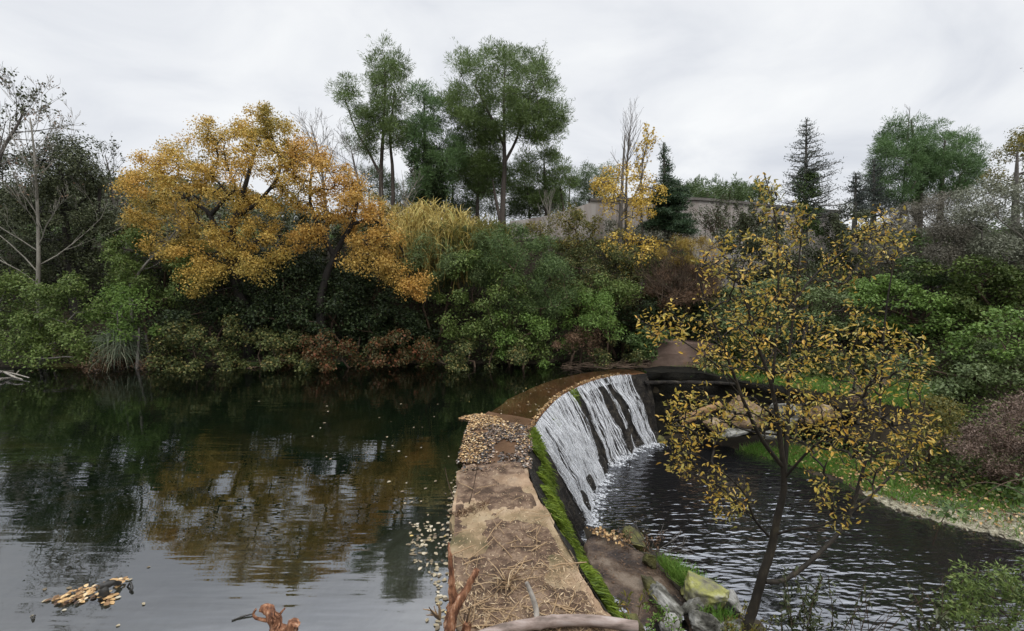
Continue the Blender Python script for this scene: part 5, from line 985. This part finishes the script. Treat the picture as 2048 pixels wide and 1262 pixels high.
# leaf bed on the crest
n = 13000; k = rng.uniform(50, 79, n); w = rng.beta(.75, .75, n) * 1.10 - .07; i = k.astype(int); P = CL[i] * (1 - w)[:, None] + CR[i] * w[:, None]
e = fbm(np.c_[P * 2.2, P[:, :1] * 0], 3, 4); keep = (e > -.22 + .5 * (np.abs(w - .62) < .2) * (P[:, 1] < 5.6)); pale = (w < .06 + .30 * (.5 + e) + .12 * (P[:, 1] - 5.4)) | (P[:, 1] > 6.25); gx = rng.random(n)
a_ = keep & ((pale & (gx < .45)) | (gx < .06)); b_ = keep & ~(pale & (gx < .45)); z = .02 + .024 * rng.random(n) + np.where(pale, .006, 0)
flat_leaves('leaf_litter', 'pale fallen leaves heaped on the pond side of the crest', np.c_[P, z][a_], M['litter'], .028, .2)
flat_leaves('leaf_litter', 'dark wet fallen leaves matted on the crest', np.c_[P, z - .01][b_], M['litterdark'], .034, .18)
n = 900; k = rng.uniform(72, 82, n); w = rng.uniform(-.35, .75, n) * (1 - .6 * (k - 72) / 10); i = k.astype(int); P = CL[i] * (1 - w)[:, None] + CR[i] * w[:, None]
flat_leaves('leaf_litter', 'leaves and twigs drifted up where water starts over the crest', np.c_[P, np.full(n, .012) + rng.uniform(0, .03, n) * (w > 0)], M['litter'], .036, .25)
n = 800; u = rng.uniform(72, NU - 12, n); i = u.astype(int); P = CR[i] + (CL[i] - CR[i]) * np.abs(rng.normal(0, .03, n))[:, None]; flat_leaves('leaf_litter', 'pale leaves caught along the lip of the fall', np.c_[P, rng.uniform(.0, .03, n)], M['litter'], .034, .5)
n = 500; i = rng.integers(44, 56, n); w = np.concatenate([rng.normal(.9, .1, n // 2), rng.uniform(0, 1, n - n // 2)]); w = np.clip(w, 0, 1); P = CL[i] * (1 - w)[:, None] + CR[i] * w[:, None]; flat_leaves('leaf_litter', 'dark leaves at the step where the dry crest ends', np.c_[P, np.where(P[:, 1] < 4.73, .085, .03)], M['litterdark'], .045, .35)
pts = spread([(1165, 1052), (1215, 1058), (1262, 1075), (1255, 1095), (1200, 1072)], 130, -1.12, -1.08); flat_leaves('leaf_litter', 'rusty leaves along the stream edge of the apron', pts, M['litter'], .045, .4)
n = 900; q = rng.uniform([.9, 3.0], [1.75, 5.5], (n, 2)); q = q[in_poly(q[:, 0], q[:, 1], AP)]; q = q[fbm(np.c_[q * 2.4, q[:, :1] * 0], 3, 3) > -.12]; flat_leaves('leaf_litter', 'scattered brown needles and leaves on the wet apron', np.c_[q, -1.145 + .035 * fbm(np.c_[q * 1.6, q[:, :1] * 0], 4, 2)], M['brown'], .032, .2, .28)
pts = spread([(990, 830), (1030, 785), (1100, 755), (1200, 738), (1130, 770), (1070, 825)], 60, .003, .006); flat_leaves('floating_leaves', 'few pale leaves drifting over the drowned crest', pts, M['floatleaf'], .03)
q = rng.uniform([4.6, 5.6], [8.4, 8.2], (2600, 2)); q = q[in_poly(q[:, 0], q[:, 1], [(4.3, 8.3), (5.2, 7.1), (5.5, 6.2), (6.5, 5.6), (8.4, 5.0), (8.4, 6.4), (6.4, 7.4), (5.2, 8.4)])]; flat_leaves('leaf_litter', 'fallen leaves scattered over the grass and gravel bar', np.c_[q, ground_z(q[:, 0], q[:, 1]) + rng.uniform(.01, .09, len(q))], M['litter'], .045, .6)
# dried mud lying in patches on the dry crest
Uq, Wq = np.meshgrid(np.linspace(0, 47, 220), np.linspace(.03, .93, 70), indexing='ij'); ci = Uq.astype(int); fr = (Uq - ci)[..., None]
A0 = CL[ci] * (1 - fr) + CL[ci + 1] * fr; B0 = CR[ci] * (1 - fr) + CR[ci + 1] * fr; P = A0 * (1 - Wq[..., None]) + B0 * Wq[..., None]
hh = fbm(np.stack([P[..., 0] * 3.2, P[..., 1] * 3.2, Uq * 0], -1), 5, 21) + .30 * smooth(22, 4, Uq) - .02 - 1.3 * np.abs(Wq - .45) ** 2.2
g = G(); g.grid(np.concatenate([P, (.084 + np.clip(hh, -.5, .35) * .045)[..., None]], -1)); stuff(g.build('dried_mud', M['mud'], None), 'brown dried mud lying in patches over the crest', 'mud')
# straw on the crest: the loose chaff is stuff, the longer stalks are things
def crest_at(u, w): i = np.clip(np.asarray(u).astype(int), 0, NU - 1); return CL[i] * (1 - np.asarray(w))[:, None] + CR[i] * np.asarray(w)[:, None]
n = 5200; u = np.abs(rng.normal(0, 14, n)); u = np.where(rng.random(n) < .22, rng.uniform(0, 46, n), u); u = np.clip(u, 0, 47); P = crest_at(u, rng.uniform(.03, .97, n)); p = np.c_[P, np.full(n, .094)]; az = rng.uniform(0, 2 * math.pi, n); ln = rng.uniform(.006, .03, n) * np.where(u < 14, 1.5, 1)
g = G(); d = np.c_[np.cos(az) * ln, np.sin(az) * ln, rng.normal(.004, .008, n)]; g.quads(p + [0, 0, .006], d, UP + rng.normal(size=(n, 3)) * .4, ln * 1.4, rng.uniform(.002, .006, n), 0); stuff(g.build('straw_chaff', M['straw']), 'chopped straw and chaff strewn over the dry crest', 'straw')
WHERE = ['nearest stretch of the crest', 'near middle of the dry crest', 'middle of the dry crest', 'far part of the dry crest']
n = 90; us = np.sort(np.clip(np.abs(rng.normal(0, 17, n)), 1, 45)); uq = us[int(n * .8)]
stalks = 'dry reed stalks lying on the crest'
for k in range(n):
    w = rng.uniform(.06, .94); c = crest_at(np.array([us[k]]), np.array([w]))[0]; az = rng.uniform(0, math.pi); L = rng.uniform(.1, .34) * (1 if us[k] < 25 else .7); r = rng.uniform(.002, .006)
    d = np.array([math.cos(az), math.sin(az), 0]); s = np.linspace(-.5, .5, 7); pp = np.array([[c[0], c[1], .088 + r + .006] + d * L * x + np.array([-d[1], d[0], 0]) * L * .018 * math.sin(x * 5 + k) + np.array([0, 0, .012 * (.5 - x) * rng.random() + .004 * k / n]) for x in s])
    hgt = 'thick' if r > .0042 else 'thin'; ln_ = 'long' if L > .24 else 'short'; side = 'pond side' if w < .36 else ('waterfall side' if w > .66 else 'centre line')
    reg = WHERE[0] if us[k] < 9 else WHERE[1] if us[k] < 19 else WHERE[2] if us[k] < 32 else WHERE[3]
    g = G(); g.sweep(pp, np.linspace(r, r * .7, 7), 5); tag(g.build('reed_stalk', M['straw']), f'{ln_} {hgt} dry reed stalk, {side}, {reg}', 'reed stalk', stalks)
# a split reed bundle
t = thing('reed_bundle', 'frayed bundle of split pale reeds near the middle of the dry crest', 'reed bundle', tuple(at_z(1010, 1165, .09))); c0 = at_z(1012, 1168, .105); g = G()
for k in range(26):
    az = rng.uniform(0, 2 * math.pi); L = rng.uniform(.08, .26); e = c0 + np.array([math.cos(az) * L, math.sin(az) * L * .7, rng.uniform(.0, .09)]); g.sweep(curve_pts(np.array([c0 + rng.normal(size=3) * [.03, .03, .004], (c0 + e) / 2 + [0, 0, .02], e]), 7), np.linspace(.005, .002, 7), 4)
g.build('reeds', M['straw'], t)
# dark weedy twigs growing by the crest joint
for lab, pts in [('thin dark weed stem standing in the crest crack', [(935, 1020, 3.92), (950, 960, 3.95), (958, 900, 3.97)]), ('thin dark weed stem leaning over the pond beside the crack', [(908, 1000, 4.05), (895, 960, 4.1), (890, 935, 4.12)])]:
    g = G(); g.sweep(curve_pts(px3(pts), 12), np.linspace(.005, .0025, 12), 5); tag(g.build('weed', M['brownbark']), lab, 'weed')
n = 260; q = at_z(np.linspace(905, 975, n) + rng.normal(0, 6, n), np.interp(np.linspace(0, 1, n), [0, .5, 1], [1030, 1022, 1005]) + rng.normal(0, 4, n), .085); g = G(); d = rng.normal(size=(n, 3)) * [1, 1, .4] + UP * .5; g.blades(q, q + unit(d) * rng.uniform(.02, .06, (n, 1)), .006); stuff(g.build('crack_weeds', M['brown']), 'small dry weeds rooted in the crest crack', 'weeds')
# dead twigs piled at the far end of the crest
rng = rng_next(); t = thing('brush_pile', 'brown brushwood washed up at the far end of the pond', 'brushwood', tuple(at_z(1200, 732, 0))); g = G()
for k in range(80):
    a = at_z(rng.uniform(1120, 1290), rng.uniform(727, 736), rng.uniform(0, .08)); a[1] = min(a[1], 9.95); az = rng.normal(0, .5); L = rng.uniform(.15, .6); d = np.array([math.cos(az), math.sin(az) * .5, rng.normal(.05, .12)]); g.sweep(np.array([a, a + d * L * .5 + rng.normal(size=3) * .02, a + d * L]), [.008, .006, .003], 4)
g.build('twigs', M['brownbark'], t)

# ------------------------------------------------------------------ the young yellow tree in front
rng = rng_next(); Y0 = 3.9
st = []
def limb(pts, ra, rb, n=26):
    q = curve_pts(px3(pts), n); st.append((q, np.linspace(ra, rb, n) ** 1.0)); return q
limb([(1494, 1250, 3.86), (1505, 1222, 3.88), (1527, 1145, 3.92), (1543, 1096, 3.95), (1554, 1038, 3.97), (1567, 985, 4.0), (1566, 931, 4.02), (1559, 869, 4.04), (1552, 815, 4.05), (1538, 753, 4.06), (1515, 690, 4.08), (1490, 600, 4.1), (1455, 520, 4.15)], .043, .006, 60)
limb([(1530, 1163, 3.9), (1567, 1160, 3.93), (1620, 1123, 4.0), (1678, 1065, 4.1), (1703, 1020, 4.15), (1723, 949, 4.2), (1741, 887, 4.25), (1759, 811, 4.3), (1764, 727, 4.33), (1772, 620, 4.38), (1790, 510, 4.4)], .023, .005, 44)
limb([(1703, 1020, 4.15), (1745, 989, 4.2), (1794, 936, 4.25), (1834, 878, 4.3), (1850, 800, 4.3)], .014, .005)
limb([(1549, 1070, 3.95), (1589, 1058, 3.85), (1638, 1052, 3.75), (1687, 1030, 3.7), (1740, 1000, 3.65)], .012, .004)
limb([(1537, 1072, 3.95), (1509, 1038, 3.85), (1487, 985, 3.8), (1440, 940, 3.75), (1380, 900, 3.7)], .014, .004)
limb([(1566, 935, 4.02), (1523, 878, 3.95), (1491, 811, 3.9), (1474, 767, 3.88), (1445, 690, 3.85), (1410, 600, 3.85), (1395, 545, 3.85)], .020, .005, 34)
limb([(1474, 767, 3.88), (1420, 720, 3.8), (1345, 670, 3.78), (1275, 640, 3.75)], .009, .003)
limb([(1567, 970, 4.0), (1576, 834, 4.15), (1577, 727, 4.2), (1590, 600, 4.25), (1605, 450, 4.3)], .022, .005, 34)
limb([(1545, 765, 4.06), (1556, 620, 4.1), (1552, 450, 4.12), (1528, 345, 4.15)], .012, .004)
limb([(1590, 600, 4.25), (1640, 540, 4.3), (1720, 480, 4.35), (1790, 450, 4.4)], .010, .004)
limb([(1570, 955, 4.0), (1620, 900, 3.85), (1680, 860, 3.7), (1740, 850, 3.6)], .012, .004)
limb([(1560, 870, 4.04), (1490, 860, 4.2), (1420, 830, 4.3), (1350, 840, 4.35)], .010, .004)
foot = st[0][0][0]; t = thing('young_tree', 'slender young tree with yellow orange leaves leaning over the stream', 'tree', (foot[0], foot[1], foot[2]))
low = np.array([foot + [-.02, -.01, -.25], foot + [-.01, 0, -.12]]); st[0] = (np.vstack([low, st[0][0]]), np.concatenate([[.056, .05], st[0][1]]))
g = G(); g.sweep(st[0][0], st[0][1], 12, .2, 3); g.build('trunk', M['youngbark'], t)
for q, r in st[1:]:
    g = G(); g.sweep(q, r, 9, .15, 5); g.build('limb', M['youngbark'], t)
TP = [([(1265, 640), (1300, 610), (1345, 600), (1380, 620), (1390, 680), (1340, 680), (1280, 670)], 3.8, .25, 16), ([(1385, 560), (1400, 520), (1440, 470), (1500, 450), (1560, 470), (1600, 520), (1620, 600), (1560, 640), (1460, 650), (1400, 640)], 4.1, .6, 74),
      ([(1500, 380), (1520, 345), (1545, 360), (1560, 420), (1530, 450)], 4.15, .25, 14), ([(1555, 420), (1590, 390), (1620, 420), (1625, 480), (1570, 480)], 4.3, .3, 16), ([(1620, 560), (1680, 470), (1740, 420), (1790, 420), (1835, 455), (1825, 500), (1760, 530), (1700, 570)], 4.4, .4, 42),
      ([(1390, 640), (1480, 640), (1600, 620), (1720, 600), (1790, 640), (1860, 700), (1855, 800), (1800, 800), (1650, 760), (1500, 760), (1400, 730)], 4.1, .8, 120), ([(1330, 800), (1400, 770), (1480, 800), (1470, 870), (1400, 900), (1330, 880)], 3.9, .5, 40), ([(1470, 770), (1600, 760), (1750, 790), (1860, 820), (1890, 880), (1840, 950), (1740, 960), (1640, 900), (1500, 860)], 4.0, .8, 108),
      ([(1400, 940), (1450, 920), (1500, 970), (1480, 1040), (1420, 1030)], 3.8, .35, 20), ([(1310, 880), (1380, 880), (1400, 940), (1340, 960)], 3.9, .3, 12), ([(1600, 930), (1700, 960), (1740, 1010), (1700, 1060), (1640, 1010)], 3.8, .4, 12)]
cen = np.vstack([sample_poly(p, Y, th, int(n * 2.2), rng) for p, Y, th, n in TP])
p0, p1, r0, r1 = skeleton(st, cen, rng, .0014, .44, .13, None, 3); g = G(); g.tubes(p0, p1, r0, r1, 5); g.build('branches', M['youngbark'], t)
# each twig end carries alternate leaves
dirs = np.zeros((len(cen), 3)); order = {tuple(np.round(b, 5)): unit(b - a) for a, b in zip(p0, p1)}
for i, c in enumerate(cen): dirs[i] = order.get(tuple(np.round(c, 5)), UP)
dirs = unit(dirs + UP * .5); k = 7; i = np.repeat(np.arange(len(cen)), k); s = np.tile(np.linspace(-.16, .05, k), len(cen)); n = len(i)
P = cen[i] + dirs[i] * s[:, None] + rng.normal(size=(n, 3)) * .012; sd = unit(np.cross(dirs[i], rng.normal(size=(n, 3)))); ax = unit(sd * .8 + dirs[i] * .55 + rng.normal(size=(n, 3)) * .25 - UP * .12); nr = unit(UP * .7 + rng.normal(size=(n, 3)) * .55)
sz = .042 * rng.uniform(.4, 1.3, n); keep = rng.random(n) < .95; g = G(); g.leaves6((P + sd * .012)[keep], ax[keep], nr[keep], sz[keep], (sz * .40)[keep]); g.build('crown', M['young'], t)

# ------------------------------------------------------------------ weeds and bushes on the near bank
def leafy_stems(name, label, pts, n, h, m, L, W, bark='brownbark', lean=.25, per=22, r=.004, cat='plant', up=.4):
    rng = rng_next(); c = at_y(*pts); t = thing(name, label, cat, tuple(c)); g = G(); gl = G()
    for i in range(n):
        b = c + np.array([rng.normal(0, .09), rng.normal(0, .09), -.06]); d = unit(np.array([rng.normal(0, lean), rng.normal(0, lean), 1])); H = h * rng.uniform(.55, 1.1); q = curve_pts(np.array([b, b + d * H * .5 + rng.normal(size=3) * .02, b + d * H + np.array([d[0], d[1], -.1]) * H * .3]), 12)
        g.sweep(q, np.linspace(r, r * .4, 12), 5); f = rng.uniform(.25, 1, per); k = (f * 11).astype(int); p = q[k] + rng.normal(size=(per, 3)) * .012; ax = unit(rng.normal(size=(per, 3)) + UP * up); gl.leaves6(p, ax, unit(UP + rng.normal(size=(per, 3)) * .7), L * rng.uniform(.6, 1.2, per), W)
    g.build('stems', M[bark], t); gl.build('foliage', m, t); return t
leafy_stems('weed', 'dark narrow leaved weed clump at the bottom right of the tree foot', (1610, 1275, 3.2), 13, .62, M['holm'], .055, .016, per=34, lean=.14)
leafy_stems('weed', 'dark sparse leaved weed before the bright water at lower right', (1860, 1290, 3.0), 7, .5, M['holm'], .05, .022, per=16, lean=.3)
leafy_stems('weed', 'single tall dark weed stem standing in the bright water', (1812, 1300, 3.2), 1, .85, M['holm'], .06, .03, per=8, lean=.02)
leafy_stems('weed', 'yellow green weed sprouting at the moss edge by the pole', (1218, 1228, 3.0), 9, .2, M['olivegreen'], .055, .014, per=16, lean=.4, cat='weed')
leafy_stems('weed', 'low green weeds between the bank rocks', (1340, 1235, 3.5), 12, .12, M['fresh'], .03, .016, per=10, lean=.5)
leafy_stems('weed', 'brown green weeds at the foot of the young tree', (1490, 1262, 3.6), 16, .2, M['olivegreen'], .04, .014, per=16, lean=.4)
leafy_stems('weed', 'dry rusty weed beside the bare twig shrub on the apron edge', (1285, 1092, 5.0), 6, .3, M['brown'], .04, .014, per=22, lean=.2)
leafy_stems('weed', 'green leafy weed on the slab rock at the bottom edge', (1300, 1262, 3.3), 10, .12, M['fresh'], .03, .016, per=10, lean=.5)
stems_only('bare_shrub', 'small grey leafless twig shrub at the apron edge over the stream', 'bare shrub', (1312, 1108), .04, 4.9, 9, .38, 'greybark', None, 1, .1, .005, (2, 3))
grass('bright grass tuft growing on the mossy stones by the apron', [(1.62, 4.95), (1.8, 4.75), (2.0, 4.4), (1.9, 4.25), (1.68, 4.6)], 1500, .16, zfun=lambda q: np.full(len(q), -1.12))
grass('short grass between the lichen rock and the slab', [(1.75, 4.2), (2.05, 4.1), (2.1, 3.7), (1.8, 3.6)], 420, .09, zfun=lambda q: np.full(len(q), -1.08))
grass('tufts of grass among the rocks at the bottom edge', [(1.2, 3.6), (1.75, 3.6), (2.0, 3.2), (1.2, 3.1)], 600, .12, zfun=lambda q: np.full(len(q), -1.1))
rng = rng_next(); c = at_y(1735, 1290, 3.1); t = thing('reed_clump', 'thin arching reed stems at the bottom right of the tree', 'reeds', tuple(c)); g = G()
for k in range(14):
    b = c + np.array([rng.normal(0, .05), rng.normal(0, .05), -.05]); d = np.array([rng.normal(.18, .28), rng.normal(0, .2), 1]); H = rng.uniform(.3, .62); g.sweep(curve_pts(np.array([b, b + d * H * .5, b + d * H + [d[0] * .15, 0, -.05]]), 10), np.linspace(.0035, .0012, 10), 4)
g.build('stems', M['holm'] if False else M['brownbark'], t)
bush('bush', 'green leafy bush at the bottom right corner over the water', 'bush', [[(1900, 1180), (1945, 1130), (2010, 1115), (2110, 1120), (2110, 1320), (1900, 1320), (1885, 1240)]], 3.7, .3, M['green'], L=.042, W=.016, cov=2.3, rad=.11, dens=70, rs=.2, twig_r=.002)
t = bush('bramble', 'bramble sprays with dark leaves arching in from the right edge', 'bramble', [[(1900, 985), (1950, 965), (2010, 975), (2070, 960), (2110, 1000), (2110, 1050), (2020, 1030), (1940, 1010)], [(1880, 1010), (1905, 990), (1915, 1030), (1890, 1045)]], 4.4, .25, M['deepgreen'], L=.055, W=.042, cov=.9, rad=.11, dens=50, stems=False, sprigs=14)
g = G()
for L_ in [[(2110, 1050, 4.3), (2040, 985, 4.35), (1960, 965, 4.4), (1895, 1000, 4.45)], [(2110, 1000, 4.3), (2050, 960, 4.3), (1990, 975, 4.3), (1950, 1010, 4.3)], [(2110, 1090, 4.2), (2060, 1040, 4.3), (2000, 1020, 4.35)], [(1865, 1090, 4.6), (1880, 1050, 4.5), (1905, 1005, 4.45)]]:
    g.sweep(curve_pts(px3(L_), 14), np.linspace(.006, .003, 14), 5)
g.build('stems', M['brownbark'], t)
bare_tree('bare_twig_tree', 'thin bare twigs hanging in at the upper left corner', [(-420, 300), (-300, 60), (-180, 0), (-60, 40)], 5.2, .03, .008, 'greybark', n=22, length=.55, levels=1, f0=.55, up=-.1, spread=.7, rmin=.004)
bare_tree('bare_twig_tree', 'bare twig with dark buds hanging in at the upper right edge', [(2500, 400), (2400, 100), (2250, 20), (2110, 90)], 5.2, .03, .008, 'greybark', n=18, length=.55, levels=1, f0=.55, up=-.1, spread=.7, rmin=.004, leaves=(M['holm'], 160, .04, .02))

# wooded hill far off to the left
X, Yh = np.meshgrid(np.linspace(-260, 20, 60), np.linspace(70, 260, 40), indexing='ij'); Z = 3 + 22 * np.exp(-((X + 108) / 62) ** 2 - ((Yh - 150) / 50) ** 2) + 2 * fbm(np.stack([X * .04, Yh * .04, X * 0], -1), 3, 2); g = G(); g.grid(np.stack([X, Yh, Z - 2.5], -1)); struct(g.build('hill', M['soil']))
rng = rng_next(); n = 50000; x = rng.uniform(-220, 0, n); y = rng.uniform(80, 170, n); z = 3 + 22 * np.exp(-((x + 108) / 62) ** 2 - ((y - 150) / 50) ** 2); p = np.c_[x, y, z + rng.uniform(-2.5, 1.5, n) + 2 * vnoise(np.c_[x * .3, y * .3, x * 0])]; g = G(); g.quads(p, rng.normal(size=(n, 3)), unit(rng.normal(size=(n, 3)) + UP), .9, .7); stuff(g.build('far_wood', M['holm']), 'grey green wood covering the distant hill on the left', 'wood')
